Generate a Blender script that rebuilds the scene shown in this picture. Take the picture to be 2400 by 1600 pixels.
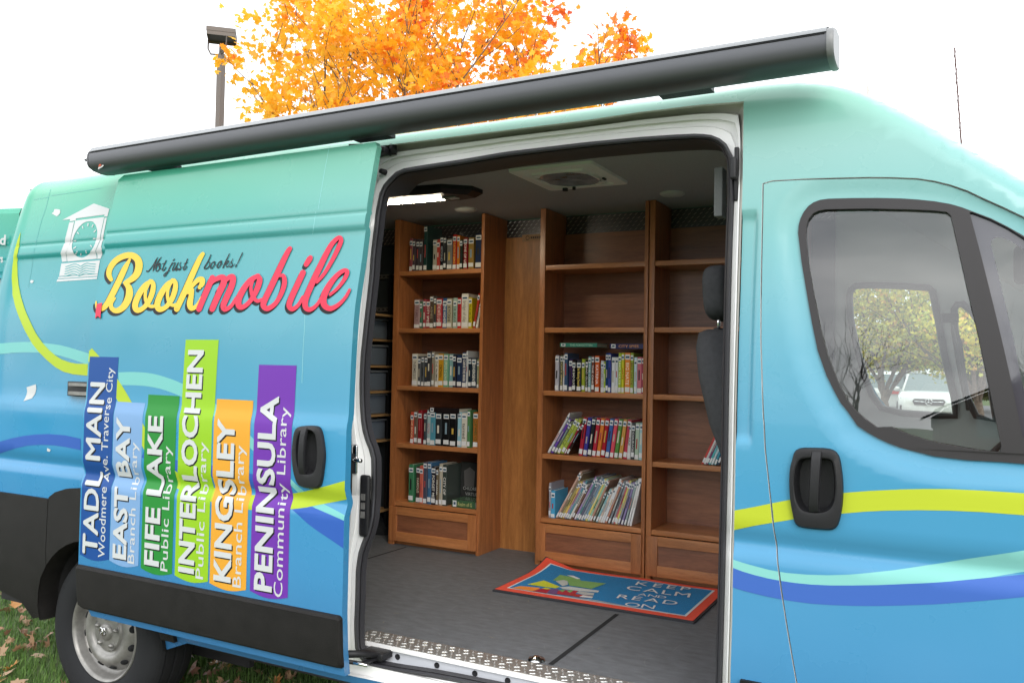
import bpy, bmesh, math, random
from mathutils import Vector, Matrix, noise
from mathutils.geometry import delaunay_2d_cdt
R = math.radians
SC = bpy.context.scene
COL = SC.collection
for o in list(bpy.data.objects):
    bpy.data.objects.remove(o)

# ---------------------------------------------------------------- camera
CAMZ = 1.65
AX = Vector((0.8838103, 0.00377092, -0.46783025))   # world X,Y,Z expressed in (right, down, forward)
AY = Vector((0.46748647, 0.03204684, 0.88341915))
AZ = Vector((0.01832379, -0.99947925, 0.02656047))
FPX = 1985.0
cam = bpy.data.cameras.new('camera')
camo = bpy.data.objects.new('camera', cam)
COL.objects.link(camo)
cam.sensor_width = 36.0
cam.lens = 36.0 * FPX / 2400.0
cam.clip_start = 0.05
cam.clip_end = 600
rt = Vector((AX[0], AY[0], AZ[0])); dn = Vector((AX[1], AY[1], AZ[1])); fw = Vector((AX[2], AY[2], AZ[2]))
m3 = Matrix((rt, -dn, -fw)).transposed()
camo.matrix_world = Matrix.Translation((0, 0, CAMZ)) @ m3.to_4x4()
SC.camera = camo

# ---------------------------------------------------------------- sky, sun, exposure
SUN_EL, SUN_AZ = 52.0, 165.0      # azimuth measured from +X towards +Y
w = bpy.data.worlds.new("World")
SC.world = w
w.use_nodes = True
nt = w.node_tree
bg = nt.nodes['Background']
sky = nt.nodes.new('ShaderNodeTexSky')
sky.sky_type = 'NISHITA'
sky.sun_disc = False
sky.sun_elevation = R(SUN_EL)
sky.sun_rotation = R(250)
sky.air_density = 1.0
sky.dust_density = 4.0
tc = nt.nodes.new('ShaderNodeTexCoord')
mp = nt.nodes.new('ShaderNodeMapping')
mp.inputs['Scale'].default_value = (1.0, 1.0, 2.4)
nz = nt.nodes.new('ShaderNodeTexNoise')
nz.inputs['Scale'].default_value = 2.1
nz.inputs['Detail'].default_value = 5
nz.inputs['Roughness'].default_value = 0.55
rp = nt.nodes.new('ShaderNodeValToRGB')
rp.color_ramp.elements[0].position = 0.30
rp.color_ramp.elements[0].color = (7.8, 8.3, 8.9, 1)
rp.color_ramp.elements[1].position = 0.70
rp.color_ramp.elements[1].color = (18.0, 18.0, 18.0, 1)
mx = nt.nodes.new('ShaderNodeMix')
mx.data_type = 'RGBA'
mx.inputs['Factor'].default_value = 0.92
nt.links.new(tc.outputs['Generated'], mp.inputs['Vector'])
nt.links.new(mp.outputs['Vector'], nz.inputs['Vector'])
nt.links.new(nz.outputs['Fac'], rp.inputs['Fac'])
nt.links.new(sky.outputs['Color'], mx.inputs['A'])
nt.links.new(rp.outputs['Color'], mx.inputs['B'])
nt.links.new(mx.outputs['Result'], bg.inputs['Color'])
bg.inputs['Strength'].default_value = 0.10
sl = bpy.data.lights.new('sun', 'SUN')
sl.energy = 1.0
sl.angle = R(36)
sl.color = (1.0, 0.97, 0.92)
so = bpy.data.objects.new('sun', sl)
COL.objects.link(so)
# light comes from behind the photographer's left shoulder, high up
sd = Vector((0.66, -0.78, 0.66)).normalized()
so.rotation_euler = sd.to_track_quat('Z', 'Y').to_euler()
sky.sun_elevation = math.asin(sd.z)
sky.sun_rotation = math.atan2(sd.x, sd.y)
VS = SC.view_settings
VS.view_transform = 'Standard'
VS.look = 'None'
VS.gamma = 1.0
VS.exposure = 0.95
SC.render.engine = 'CYCLES'
SC.cycles.max_bounces = 10
SC.cycles.transparent_max_bounces = 16
SC.cycles.sample_clamp_indirect = 6

# ---------------------------------------------------------------- picture <-> place
def ray(px, py):
    d = Vector((px - 1200.0, py - 800.0, FPX))
    return Vector((d.dot(AX), d.dot(AY), d.dot(AZ)))
def atY(px, py, Y):
    r = ray(px, py); t = Y / r.y
    return Vector((r.x * t, Y, CAMZ + r.z * t))
def atZ(px, py, Z):
    r = ray(px, py); t = (Z - CAMZ) / r.z
    return Vector((r.x * t, r.y * t, Z))
def onS(px, py, S):
    Y = 2.5
    for _ in range(12):
        p = atY(px, py, Y)
        Y = S(p.x, p.z)
    return (p.x, p.z)
CR = {1: (0, 0, .38265), 2: (0, 400, .38265), 3: (0, 1000, .38265), 4: (800, 0, .38265), 5: (800, 450, .38265),
      6: (800, 1000, .38265), 7: (1500, 0, .38265), 8: (1500, 450, .38265), 9: (1500, 1000, .38265),
      'A': (200, 560, .27211), 'B': (160, 780, .40816), 'C': (0, 440, .19133), 'D': (780, 300, .19133),
      'E': (780, 1000, .19133), 'F': (780, 1300, .19133), 'G': (1500, 150, .19133), 'H': (0, 1150, .28694),
      'I': (1160, 1280, .22959), 'L1': (900, 480, .26786), 'L2': (900, 800, .31891), 'R1': (1240, 780, .20408),
      'R2': (1240, 1020, .20408), 'T': (330, 580, .19345), 0: (0, 0, 1.0)}
def C(k, pts):
    a, b, s = CR[k]
    return [(a + x * s, b + y * s) for x, y in pts]
def CS(k, pts, S):
    return [onS(x, y, S) for x, y in C(k, pts)]

# ---------------------------------------------------------------- materials
def srgb(h):
    if isinstance(h, str):
        v = [int(h[i:i + 2], 16) / 255 for i in (0, 2, 4)]
    else:
        v = [c / 255 for c in h]
    return [c / 12.92 if c <= .04045 else ((c + .055) / 1.055) ** 2.4 for c in v]
MATS = {}
def mat(name, col=(.5, .5, .5), rough=.5, metal=0, coat=0, spec=.5, emis=None, estr=0, noise_amt=0, noise_scale=8,
        stretch=(1, 1, 1), bump=0, bump_scale=None, col2=None, sss=0):
    if name in MATS:
        return MATS[name]
    m = bpy.data.materials.new(name)
    m.use_nodes = True
    n = m.node_tree.nodes; l = m.node_tree.links
    b = n['Principled BSDF']
    c = tuple(col[:3]) + (1,)
    b.inputs['Base Color'].default_value = c
    b.inputs['Roughness'].default_value = rough
    b.inputs['Metallic'].default_value = metal
    b.inputs['Coat Weight'].default_value = coat
    b.inputs['Coat Roughness'].default_value = .04
    b.inputs['Specular IOR Level'].default_value = spec
    if emis:
        b.inputs['Emission Color'].default_value = tuple(emis) + (1,)
        b.inputs['Emission Strength'].default_value = estr
    if noise_amt or bump or col2:
        t = n.new('ShaderNodeNewGeometry')
        mpn = n.new('ShaderNodeMapping')
        mpn.inputs['Scale'].default_value = stretch
        l.new(t.outputs['Position'], mpn.inputs['Vector'])
        nn = n.new('ShaderNodeTexNoise')
        nn.inputs['Scale'].default_value = noise_scale
        nn.inputs['Detail'].default_value = 6
        nn.inputs['Roughness'].default_value = .6
        l.new(mpn.outputs['Vector'], nn.inputs['Vector'])
        if noise_amt or col2:
            r = n.new('ShaderNodeValToRGB')
            c2 = col2 if col2 else [x * (1 - noise_amt) for x in c[:3]]
            c1 = c[:3] if col2 else [min(1, x * (1 + noise_amt)) for x in c[:3]]
            r.color_ramp.elements[0].position = .3
            r.color_ramp.elements[0].color = tuple(c2[:3]) + (1,)
            r.color_ramp.elements[1].position = .7
            r.color_ramp.elements[1].color = tuple(c1) + (1,)
            l.new(nn.outputs['Fac'], r.inputs['Fac'])
            l.new(r.outputs['Color'], b.inputs['Base Color'])
        if bump:
            bn = n.new('ShaderNodeTexNoise')
            bn.inputs['Scale'].default_value = bump_scale or noise_scale * 4
            bn.inputs['Detail'].default_value = 4
            l.new(mpn.outputs['Vector'], bn.inputs['Vector'])
            bu = n.new('ShaderNodeBump')
            bu.inputs['Strength'].default_value = min(1, bump)
            bu.inputs['Distance'].default_value = .004
            l.new(bn.outputs['Fac'], bu.inputs['Height'])
            l.new(bu.outputs['Normal'], b.inputs['Normal'])
    MATS[name] = m
    return m
def hexmat(h, rough=.35, coat=0.3, **k):
    g_ = .60 if coat >= .3 else 1
    return mat('ink_' + h + '_%d_%d' % (rough * 100, coat * 100), [c * g_ for c in srgb(h)], .45, coat=0, spec=.22, **k)

def wrap_material():
    m = mat('van_wrap', (.3, .6, .6), .28, coat=.30, spec=.42)
    n = m.node_tree.nodes; l = m.node_tree.links
    b = n['Principled BSDF']
    g = n.new('ShaderNodeNewGeometry')
    s = n.new('ShaderNodeSeparateXYZ')
    l.new(g.outputs['Position'], s.inputs[0])
    mr = n.new('ShaderNodeMapRange')
    mr.inputs['From Min'].default_value = .45
    mr.inputs['From Max'].default_value = 2.6
    l.new(s.outputs['Z'], mr.inputs['Value'])
    def ramp(stops, fs):
        r = n.new('ShaderNodeValToRGB')
        e = r.color_ramp.elements
        while len(e) < len(stops):
            e.new(.5)
        for i, (z, c) in enumerate(stops):
            e[i].position = (z - .45) / 2.15
            e[i].color = tuple(v * .5 * q_ for v, q_ in zip(srgb(c), fs[i])) + (1,)
        l.new(mr.outputs['Result'], r.inputs['Fac'])
        return r
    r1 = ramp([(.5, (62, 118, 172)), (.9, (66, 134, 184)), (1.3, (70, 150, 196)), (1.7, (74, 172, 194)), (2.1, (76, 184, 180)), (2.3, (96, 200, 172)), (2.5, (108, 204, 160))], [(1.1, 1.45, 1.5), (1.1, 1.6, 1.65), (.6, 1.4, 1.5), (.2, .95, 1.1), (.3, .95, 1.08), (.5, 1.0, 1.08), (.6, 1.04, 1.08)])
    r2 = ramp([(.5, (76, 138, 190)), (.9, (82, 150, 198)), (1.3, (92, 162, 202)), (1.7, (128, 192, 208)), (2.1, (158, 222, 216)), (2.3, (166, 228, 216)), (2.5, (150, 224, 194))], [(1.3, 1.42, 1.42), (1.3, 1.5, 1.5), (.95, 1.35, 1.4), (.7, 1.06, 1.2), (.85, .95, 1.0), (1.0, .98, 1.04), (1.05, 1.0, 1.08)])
    mx = n.new('ShaderNodeMapRange')  # print gradient by height; extra paleness toward the cab is light put into colour
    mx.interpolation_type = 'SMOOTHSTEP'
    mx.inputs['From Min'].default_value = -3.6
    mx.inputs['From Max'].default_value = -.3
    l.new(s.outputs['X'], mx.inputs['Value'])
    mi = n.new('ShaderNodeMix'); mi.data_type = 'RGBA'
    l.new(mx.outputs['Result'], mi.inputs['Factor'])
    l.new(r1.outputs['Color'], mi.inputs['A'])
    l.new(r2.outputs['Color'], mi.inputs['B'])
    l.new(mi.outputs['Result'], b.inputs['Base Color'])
    # faint film texture and droplets
    nn = n.new('ShaderNodeTexNoise'); nn.inputs['Scale'].default_value = 900
    bu = n.new('ShaderNodeBump'); bu.inputs['Strength'].default_value = .05; bu.inputs['Distance'].default_value = .001
    l.new(g.outputs['Position'], nn.inputs['Vector'])
    l.new(nn.outputs['Fac'], bu.inputs['Height'])
    n2 = n.new('ShaderNodeTexNoise'); n2.inputs['Scale'].default_value = 7; n2.inputs['Detail'].default_value = 2
    b2 = n.new('ShaderNodeBump'); b2.inputs['Strength'].default_value = .10; b2.inputs['Distance'].default_value = .0025
    l.new(g.outputs['Position'], n2.inputs['Vector']); l.new(n2.outputs['Fac'], b2.inputs['Height'])
    l.new(b2.outputs['Normal'], bu.inputs['Normal'])
    l.new(bu.outputs['Normal'], b.inputs['Normal'])
    l.new(b2.outputs['Normal'], b.inputs['Coat Normal'])
    n3 = n.new('ShaderNodeTexNoise'); n3.inputs['Scale'].default_value = 3; n3.inputs['Detail'].default_value = 8
    l.new(g.outputs['Position'], n3.inputs['Vector'])
    m3_ = n.new('ShaderNodeMapRange'); m3_.inputs['From Min'].default_value = .35; m3_.inputs['From Max'].default_value = .7
    m3_.inputs['To Min'].default_value = .18; m3_.inputs['To Max'].default_value = .42
    l.new(n3.outputs['Fac'], m3_.inputs['Value']); l.new(m3_.outputs['Result'], b.inputs['Roughness'])
    return m
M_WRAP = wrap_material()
M_WHITE = mat('white_paint', (.84, .84, .84), .35, coat=.4)
M_GREYW = mat('primer_white', (.62, .62, .60), .5)
M_RUBBER = mat('seal_rubber', (.040, .040, .046), .5, spec=.3)
M_BLACK = mat('black_plastic', (.014, .014, .016), .42, spec=.3, bump=.25, bump_scale=700)
M_CLAD = mat('cladding_plastic', (.011, .010, .010), .6, spec=.22, bump=.5, bump_scale=500, noise_amt=.25, noise_scale=14)
M_TRIM = mat('window_trim', (.030, .028, .030), .5, spec=.3)
M_DARK = mat('dark_void', (.008, .009, .011), .9)
M_UNDER = mat('underbody', (.02, .02, .022), .8, noise_amt=.4)
M_TYRE = mat('tyre_rubber', (.016, .017, .019), .8, spec=.2, bump=.4, bump_scale=300)
M_STEEL = mat('wheel_silver', (.23, .225, .215), .42, metal=.5, noise_amt=.22, noise_scale=22)
M_CHROME = mat('bright_metal', (.75, .75, .76), .18, metal=1)
M_ALU = mat('anodised_black', (.085, .088, .098), .42, metal=.3)
M_ALUL = mat('awning_grey', (.16, .17, .18), .35, coat=.2)
M_CEIL = mat('ceiling_vinyl', (.40, .40, .41), .7, noise_amt=.15, noise_scale=300, bump=.3, bump_scale=300)
M_WALLIN = mat('dark_lining', (.030, .042, .050), .7)
M_CABGREY = mat('cab_grey_plastic', (.62, .64, .63), .6)
M_PALE = mat('pale_film', (.58, .80, .78), .3, coat=.45)
M_CABDARK = mat('cab_dark_plastic', (.06, .062, .066), .55)
M_SEAT = mat('seat_cloth', (.035, .036, .040), .85, bump=.5, bump_scale=600, noise_amt=.2, noise_scale=60)
M_PAGES = mat('book_pages', (.62, .58, .48), .8)
M_PAPER = mat('label_paper', (.75, .76, .78), .5, coat=.3)

def glass_mat(name, tint, refl=1.0):
    m = bpy.data.materials.new(name); m.use_nodes = True
    n = m.node_tree.nodes; l = m.node_tree.links
    n.remove(n['Principled BSDF'])
    out = n['Material Output']
    tr = n.new('ShaderNodeBsdfTransparent'); tr.inputs['Color'].default_value = tuple(tint) + (1,)
    gl = n.new('ShaderNodeBsdfGlossy'); gl.inputs['Roughness'].default_value = .0
    fr = n.new('ShaderNodeFresnel'); fr.inputs['IOR'].default_value = 1.62
    mu = n.new('ShaderNodeMath'); mu.operation = 'MULTIPLY'; mu.inputs[1].default_value = refl; mu.use_clamp = True
    mi = n.new('ShaderNodeMixShader')
    l.new(fr.outputs[0], mu.inputs[0]); l.new(mu.outputs[0], mi.inputs['Fac'])
    l.new(tr.outputs[0], mi.inputs[1]); l.new(gl.outputs[0], mi.inputs[2])
    l.new(mi.outputs[0], out.inputs['Surface'])
    MATS[name] = m
    return m
M_GLASS = glass_mat('window_glass', (.84, .90, .88), 2.3)
M_FRIT = mat('fritted_glass', (.05, .05, .062), .08, coat=1)
M_CARGLASS = mat('car_glass', (.10, .14, .14), .05, coat=1)

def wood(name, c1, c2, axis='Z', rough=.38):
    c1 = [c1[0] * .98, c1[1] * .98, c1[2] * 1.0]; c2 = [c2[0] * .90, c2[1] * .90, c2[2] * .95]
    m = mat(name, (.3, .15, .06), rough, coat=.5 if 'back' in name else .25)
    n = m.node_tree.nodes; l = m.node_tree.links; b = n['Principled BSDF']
    b.inputs['Coat Roughness'].default_value = .3
    g = n.new('ShaderNodeNewGeometry')
    mp_ = n.new('ShaderNodeMapping')
    mp_.inputs['Scale'].default_value = {'Z': (9, 9, .9), 'X': (.9, 9, 9)}[axis]
    l.new(g.outputs['Position'], mp_.inputs['Vector'])
    a = n.new('ShaderNodeTexNoise'); a.inputs['Scale'].default_value = 4; a.inputs['Detail'].default_value = 8
    a.inputs['Roughness'].default_value = .65; a.inputs['Distortion'].default_value = .6
    l.new(mp_.outputs['Vector'], a.inputs['Vector'])
    f = n.new('ShaderNodeTexNoise'); f.inputs['Scale'].default_value = 38; f.inputs['Detail'].default_value = 3
    l.new(mp_.outputs['Vector'], f.inputs['Vector'])
    ad = n.new('ShaderNodeMath'); ad.operation = 'MULTIPLY_ADD'; ad.inputs[1].default_value = .35
    l.new(f.outputs['Fac'], ad.inputs[0]); l.new(a.outputs['Fac'], ad.inputs[2])
    r = n.new('ShaderNodeValToRGB')
    r.color_ramp.elements[0].position = .46; r.color_ramp.elements[0].color = tuple(c2) + (1,)
    r.color_ramp.elements[1].position = .88; r.color_ramp.elements[1].color = tuple(c1) + (1,)
    l.new(ad.outputs[0], r.inputs['Fac'])
    l.new(r.outputs['Color'], b.inputs['Base Color'])
    return m
M_WOODZ = wood('maple_upright', (.52, .195, .064), (.30, .102, .032), 'Z')
M_WOODX = wood('maple_shelf', (.58, .235, .082), (.35, .128, .042), 'X')
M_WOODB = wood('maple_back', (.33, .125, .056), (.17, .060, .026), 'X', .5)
M_WOODP = wood('maple_panel', (.50, .215, .060), (.30, .115, .028), 'Z', .45)

# ---------------------------------------------------------------- mesh builder
class MB:
    def __init__(s):
        s.v = []; s.f = []; s.m = []; s.n = []; s.sm = []; s.mats = []; s.any = False
    def mi(s, m):
        if m not in s.mats:
            s.mats.append(m)
        return s.mats.index(m)
    def add(s, vs, fs, m, normals=None, smooth=False):
        o = len(s.v); k = s.mi(m)
        s.v += [tuple(p) for p in vs]
        for i, f in enumerate(fs):
            s.f.append([o + j for j in f]); s.m.append(k); s.sm.append(smooth)
            if normals is not None:
                s.any = True
                s.n += [tuple(normals[j]) for j in f]
            else:
                s.n += [(0, 0, 0)] * len(f)
        return s
    def box(s, a, b, m, bev=0, rot=None, org=None):
        a = Vector(a); b = Vector(b)
        if bev:
            bm = bmesh.new()
            bmesh.ops.create_cube(bm, size=1)
            for v in bm.verts:
                v.co = Vector([(a[i] + b[i]) / 2 + v.co[i] * (b[i] - a[i]) for i in range(3)])
            bmesh.ops.bevel(bm, geom=bm.edges[:], offset=bev, segments=3, profile=.6, affect='EDGES')
            s.bm(bm, m, rot, org, True)
            return s
        vs = [Vector((x, y, z)) for x in (a.x, b.x) for y in (a.y, b.y) for z in (a.z, b.z)]
        if rot is not None:
            c = Vector(org) if org is not None else (a + b) / 2
            vs = [rot @ (p - c) + c for p in vs]
        s.add(vs, [(0, 1, 3, 2), (4, 6, 7, 5), (0, 4, 5, 1), (2, 3, 7, 6), (0, 2, 6, 4), (1, 5, 7, 3)], m)
        return s
    def bm(s, bm, m, rot=None, org=None, smooth=False):
        bm.verts.index_update()
        vs = [v.co.copy() for v in bm.verts]
        if rot is not None:
            c = Vector(org) if org is not None else sum(vs, Vector()) / len(vs)
            vs = [rot @ (p - c) + c for p in vs]
        s.add(vs, [[v.index for v in f.verts] for f in bm.faces], m, smooth=smooth)
        bm.free()
    def tube(s, pts, r, m, seg=8, closed=False, caps=True):
        pts = [Vector(p) for p in pts]
        n = len(pts)
        rs = r if isinstance(r, (list, tuple)) else [r] * n
        vs = []
        up = None
        for i, p in enumerate(pts):
            d = (pts[min(i + 1, n - 1)] - pts[max(i - 1, 0)]).normalized() if not closed else (pts[(i + 1) % n] - pts[i - 1]).normalized()
            if up is None:
                up = Vector((0, 0, 1)) if abs(d.z) < .9 else Vector((0, 1, 0))
            a = d.cross(up)
            if a.length < 1e-6:
                a = d.orthogonal()
            a.normalize(); bb = d.cross(a).normalized(); up = -bb if False else up
            for k in range(seg):
                t = 2 * math.pi * k / seg
                vs.append(p + (a * math.cos(t) + bb * math.sin(t)) * rs[i])
        fs = []
        for i in range(n if closed else n - 1):
            j = (i + 1) % n
            for k in range(seg):
                k2 = (k + 1) % seg
                fs.append((i * seg + k, i * seg + k2, j * seg + k2, j * seg + k))
        if caps and not closed:
            fs.append(tuple(range(seg))[::-1]); fs.append(tuple((n - 1) * seg + k for k in range(seg)))
        s.add(vs, fs, m, smooth=True)
        return s
    def lathe(s, prof, c, axis, m, seg=40, smooth=True):
        """prof: (r, h) list; axis unit vector; c centre."""
        c = Vector(c); ax = Vector(axis).normalized(); a = ax.orthogonal().normalized(); b = ax.cross(a)
        vs = []; fs = []
        for r_, h in prof:
            for k in range(seg):
                t = 2 * math.pi * k / seg
                vs.append(c + ax * h + (a * math.cos(t) + b * math.sin(t)) * r_)
        for i in range(len(prof) - 1):
            for k in range(seg):
                k2 = (k + 1) % seg
                fs.append((i * seg + k, i * seg + k2, (i + 1) * seg + k2, (i + 1) * seg + k))
        s.add(vs, fs, m, smooth=smooth)
        return s
    def loft(s, rings, m, closed=True, smooth=True, cap=False, mats=None):
        n = len(rings[0]); vs = [p for r_ in rings for p in r_]
        for i in range(len(rings) - 1):
            fs = []
            for k in range(n if closed else n - 1):
                k2 = (k + 1) % n
                fs.append((i * n + k, i * n + k2, (i + 1) * n + k2, (i + 1) * n + k))
            if i == 0:
                o = len(s.v); s.v += [tuple(p) for p in vs]
            mm = mats[i] if mats else m
            k_ = s.mi(mm)
            for f in fs:
                s.f.append([o + j for j in f]); s.m.append(k_); s.sm.append(smooth); s.n += [(0, 0, 0)] * 4
        if cap:
            s.f.append([o + (len(rings) - 1) * n + k for k in range(n)]); s.m.append(s.mi(mats[-1] if mats else m)); s.sm.append(False); s.n += [(0, 0, 0)] * n
        return s
    def build(s, name, parent=None, sharp=None, label=None):
        me = bpy.data.meshes.new(name)
        me.from_pydata(s.v, [], s.f)
        for m in s.mats:
            me.materials.append(m)
        me.polygons.foreach_set('material_index', s.m)
        me.polygons.foreach_set('use_smooth', [bool(x) for x in s.sm])
        me.update()
        if s.any:
            me.polygons.foreach_set('use_smooth', [True] * len(s.f))
            fn = [None] * len(me.loops)
            out = []
            k = 0
            for p in me.polygons:
                pn = tuple(p.normal)
                for _ in p.loop_indices:
                    q = s.n[k]
                    out.append(q if q != (0, 0, 0) else pn)
                    k += 1
            me.normals_split_custom_set(out)
        elif sharp and any(s.sm):
            try:
                me.set_sharp_from_angle(angle=R(sharp))
            except Exception:
                pass
        o = bpy.data.objects.new(name, me)
        COL.objects.link(o)
        if parent is not None:
            par(o, parent)
        if label:
            o['label'] = label
        return o
def wloc(o):
    v = Vector(o.location)
    return v
def par(o, p):
    o.parent = p
    if p.type == 'EMPTY' and p.parent is None:
        o.matrix_parent_inverse = (Matrix.Translation(p.location) @ p.rotation_euler.to_matrix().to_4x4()).inverted()
def thing(name, label, cat, loc=(0, 0, 0), group=None):
    o = bpy.data.objects.new(name, None)
    COL.objects.link(o); o.location = loc; o.empty_display_size = .1
    return tag(o, label, cat, group)
def tag(o, label, cat, group=None):
    o['label'] = label; o['category'] = cat
    if group:
        o['group'] = group
    return o
def struct(o):
    o['kind'] = 'structure'
    return o

# ---------------------------------------------------------------- 2D helpers
def inpoly(x, z, P):
    c = False; j = len(P) - 1
    for i in range(len(P)):
        xi, zi = P[i]; xj, zj = P[j]
        if (zi > z) != (zj > z) and x < (xj - xi) * (z - zi) / (zj - zi) + xi:
            c = not c
        j = i
    return c
def smooth_poly(P, it=1, closed=True):
    for _ in range(it):
        Q = []
        n = len(P)
        for i in range(n if closed else n - 1):
            a = P[i]; b = P[(i + 1) % n]
            Q.append((a[0] * .75 + b[0] * .25, a[1] * .75 + b[1] * .25))
            Q.append((a[0] * .25 + b[0] * .75, a[1] * .25 + b[1] * .75))
        if not closed:
            Q = [P[0]] + Q + [P[-1]]
        P = Q
    return P
def catmull(P, n=8, closed=False):
    out = []
    N = len(P)
    rng = range(N if closed else N - 1)
    for i in rng:
        if closed:
            p0, p1, p2, p3 = P[i - 1], P[i], P[(i + 1) % N], P[(i + 2) % N]
        else:
            p0, p1, p2, p3 = P[max(i - 1, 0)], P[i], P[i + 1], P[min(i + 2, N - 1)]
        for k in range(n):
            t = k / n
            out.append(tuple(.5 * (2 * p1[d] + (p2[d] - p0[d]) * t + (2 * p0[d] - 5 * p1[d] + 4 * p2[d] - p3[d]) * t * t + (3 * p1[d] - p0[d] - 3 * p2[d] + p3[d]) * t ** 3) for d in range(len(p1))))
    if not closed:
        out.append(tuple(P[-1]))
    return out
def resample(P, n, closed=True):
    Q = list(P) + ([P[0]] if closed else [])
    L = [0]
    for i in range(1, len(Q)):
        L.append(L[-1] + math.dist(Q[i], Q[i - 1]))
    out = []; j = 0
    for k in range(n):
        t = L[-1] * k / (n if closed else n - 1)
        while j < len(L) - 2 and L[j + 1] < t:
            j += 1
        u = (t - L[j]) / max(1e-9, L[j + 1] - L[j])
        out.append(tuple(Q[j][d] + (Q[j + 1][d] - Q[j][d]) * u for d in range(len(Q[0]))))
    return out
def ribbon(pts, wd, n=7, cap=True):
    """stroke polygon strips (list of quads + round caps) in 2D; pts (x,y[,w])."""
    Q = catmull([tuple(p) + ((wd,) if len(p) == 2 else ()) for p in pts], n)
    L = []; Rr = []
    for i, q in enumerate(Q):
        a = Q[max(i - 1, 0)]; b = Q[min(i + 1, len(Q) - 1)]
        dx, dy = b[0] - a[0], b[1] - a[1]
        d = math.hypot(dx, dy) or 1
        h = q[2] / 2
        L.append((q[0] - dy / d * h, q[1] + dx / d * h)); Rr.append((q[0] + dy / d * h, q[1] - dx / d * h))
    polys = [[L[i], L[i + 1], Rr[i + 1], Rr[i]] for i in range(len(Q) - 1)]
    if cap:
        for q in (Q[0], Q[-1]):
            polys.append([(q[0] + q[2] / 2 * math.cos(t * math.pi / 6), q[1] + q[2] / 2 * math.sin(t * math.pi / 6)) for t in range(12)])
    return polys

# ---------------------------------------------------------------- van surface
YB, YD = 2.54, 2.42
ZR = [.30, .38, .45, .52, .60, .68, .75, .85, .95, 1.04, 1.07, 1.09, 1.113, 1.127, 1.137, 1.147, 1.165, 1.19, 1.22, 1.28, 1.34, 1.40, 1.42, 1.44, 1.46, 1.50,
      1.56, 1.62, 1.68, 1.74, 1.80, 1.86, 1.92, 1.98, 2.03, 2.08, 2.115, 2.132, 2.140, 2.150, 2.17, 2.190, 2.197, 2.203, 2.209, 2.23, 2.27, 2.31,
      2.35, 2.38, 2.392, 2.402, 2.43, 2.45, 2.47, 2.485, 2.50, 2.515, 2.53, 2.545, 2.555, 2.565, 2.57, 2.60]
def sstep(a, b, x):
    t = min(1, max(0, (x - a) / (b - a)))
    return t * t * (3 - 2 * t)
def lerpt(tab, z):
    if z <= tab[0][0]:
        return tab[0][1]
    for (a, b), (c, d) in zip(tab, tab[1:]):
        if z <= c:
            return b + (d - b) * (z - a) / (c - a)
    return tab[-1][1]
def T0(z):
    y = lerpt([(.3, .07), (.45, .035), (.6, .01), (.75, 0), (9, 0)], z)
    y += .017 * (1 - sstep(0, 1, abs(z - 1.137) / (.055 if z > 1.137 else .050)))
    if z > 1.4:
        y += .14 * ((z - 1.4) / 1.08) ** 1.9
    return y
def Tsh(z):      # shoulder and upper moulding, only on the cargo body
    y = .011 * sstep(1.40, 1.46, z) * (1 - sstep(1.5, 1.9, z) * .5)
    if z < 2.150:
        y += .012 * (1 - sstep(2.134, 2.150, z)) * sstep(1.8, 2.05, z)
    y += .006 * max(0, 1 - abs(z - 2.203) / .008)
    return y
_T0 = [(z, T0(z)) for z in ZR]; _TS = [(z, Tsh(z)) for z in ZR]
ROOF = [(-5, 2.57), (-.80, 2.57), (-.60, 2.572), (-.48, 2.565), (-.40, 2.55), (-.345, 2.535), (-.27, 2.50), (-.20, 2.455), (-.09, 2.375), (.0, 2.305), (.155, 2.185), (.30, 2.07), (.60, 1.84), (.95, 1.57), (1.05, 1.45), (1.40, 1.24), (1.50, .95), (1.56, .5), (1.57, .3)]
_R0 = ROOF
ROOF = [q for q in _R0 if q[0] < -.5] + [q for q in catmull([q for q in _R0 if -.65 < q[0] < 1.2], 4) if q[0] >= -.5] + [q for q in _R0 if q[0] > 1.1]
ROOF = [q for i, q in enumerate(ROOF) if i == 0 or q[0] > ROOF[i - 1][0] + 1e-4]
def zroof(x):
    return lerpt(ROOF, x)
def xrear(z):
    return lerpt([(.3, -4.42), (1.8, -4.42), (2.1, -4.40), (2.4, -4.365), (2.6, -4.33)], z)
RT, RR = .10, .10
def rnd(d, r):
    if d >= r:
        return 0
    d = max(d, 0)
    return r - math.sqrt(max(0, r * r - (r - d) ** 2))
WIN = None
def S0(x, z, Y0, cargo, door=False):
    y = Y0 + lerpt(_T0, z) + cargo * lerpt(_TS, z)
    if door:
        return y
    y += .10 * max(0, x + .2) ** 2
    y += rnd(zroof(x) - z, RT) * .9
    if x < -3.8:
        y += rnd(x - xrear(z), RR)
    return y
def SB(x, z):
    c = (1 - sstep(-.85, -.70, x)) * (sstep(-4.28, -4.22, x))
    return S0(x, z, YB, c)
def SD(x, z):
    return S0(x, z, YD, 1, True)
def segd(x, z, P):
    b = 9
    for i in range(len(P)):
        (x1, z1), (x2, z2) = P[i], P[(i + 1) % len(P)]
        dx, dz = x2 - x1, z2 - z1
        t = ((x - x1) * dx + (z - z1) * dz) / (dx * dx + dz * dz + 1e-12)
        t = min(1, max(0, t))
        b = min(b, math.hypot(x - x1 - t * dx, z - z1 - t * dz))
    return b
WPOLY = None
def SF(x, z):      # front door and cab side
    y = S0(x, z, YB, 0)
    if WPOLY:
        if inpoly(x, z, WPOLY):
            y += .015
        else:
            d = segd(x, z, WPOLY)
            if d < .085:
                y += .015 * (1 - sstep(.0, .085, d))
    return y
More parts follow.
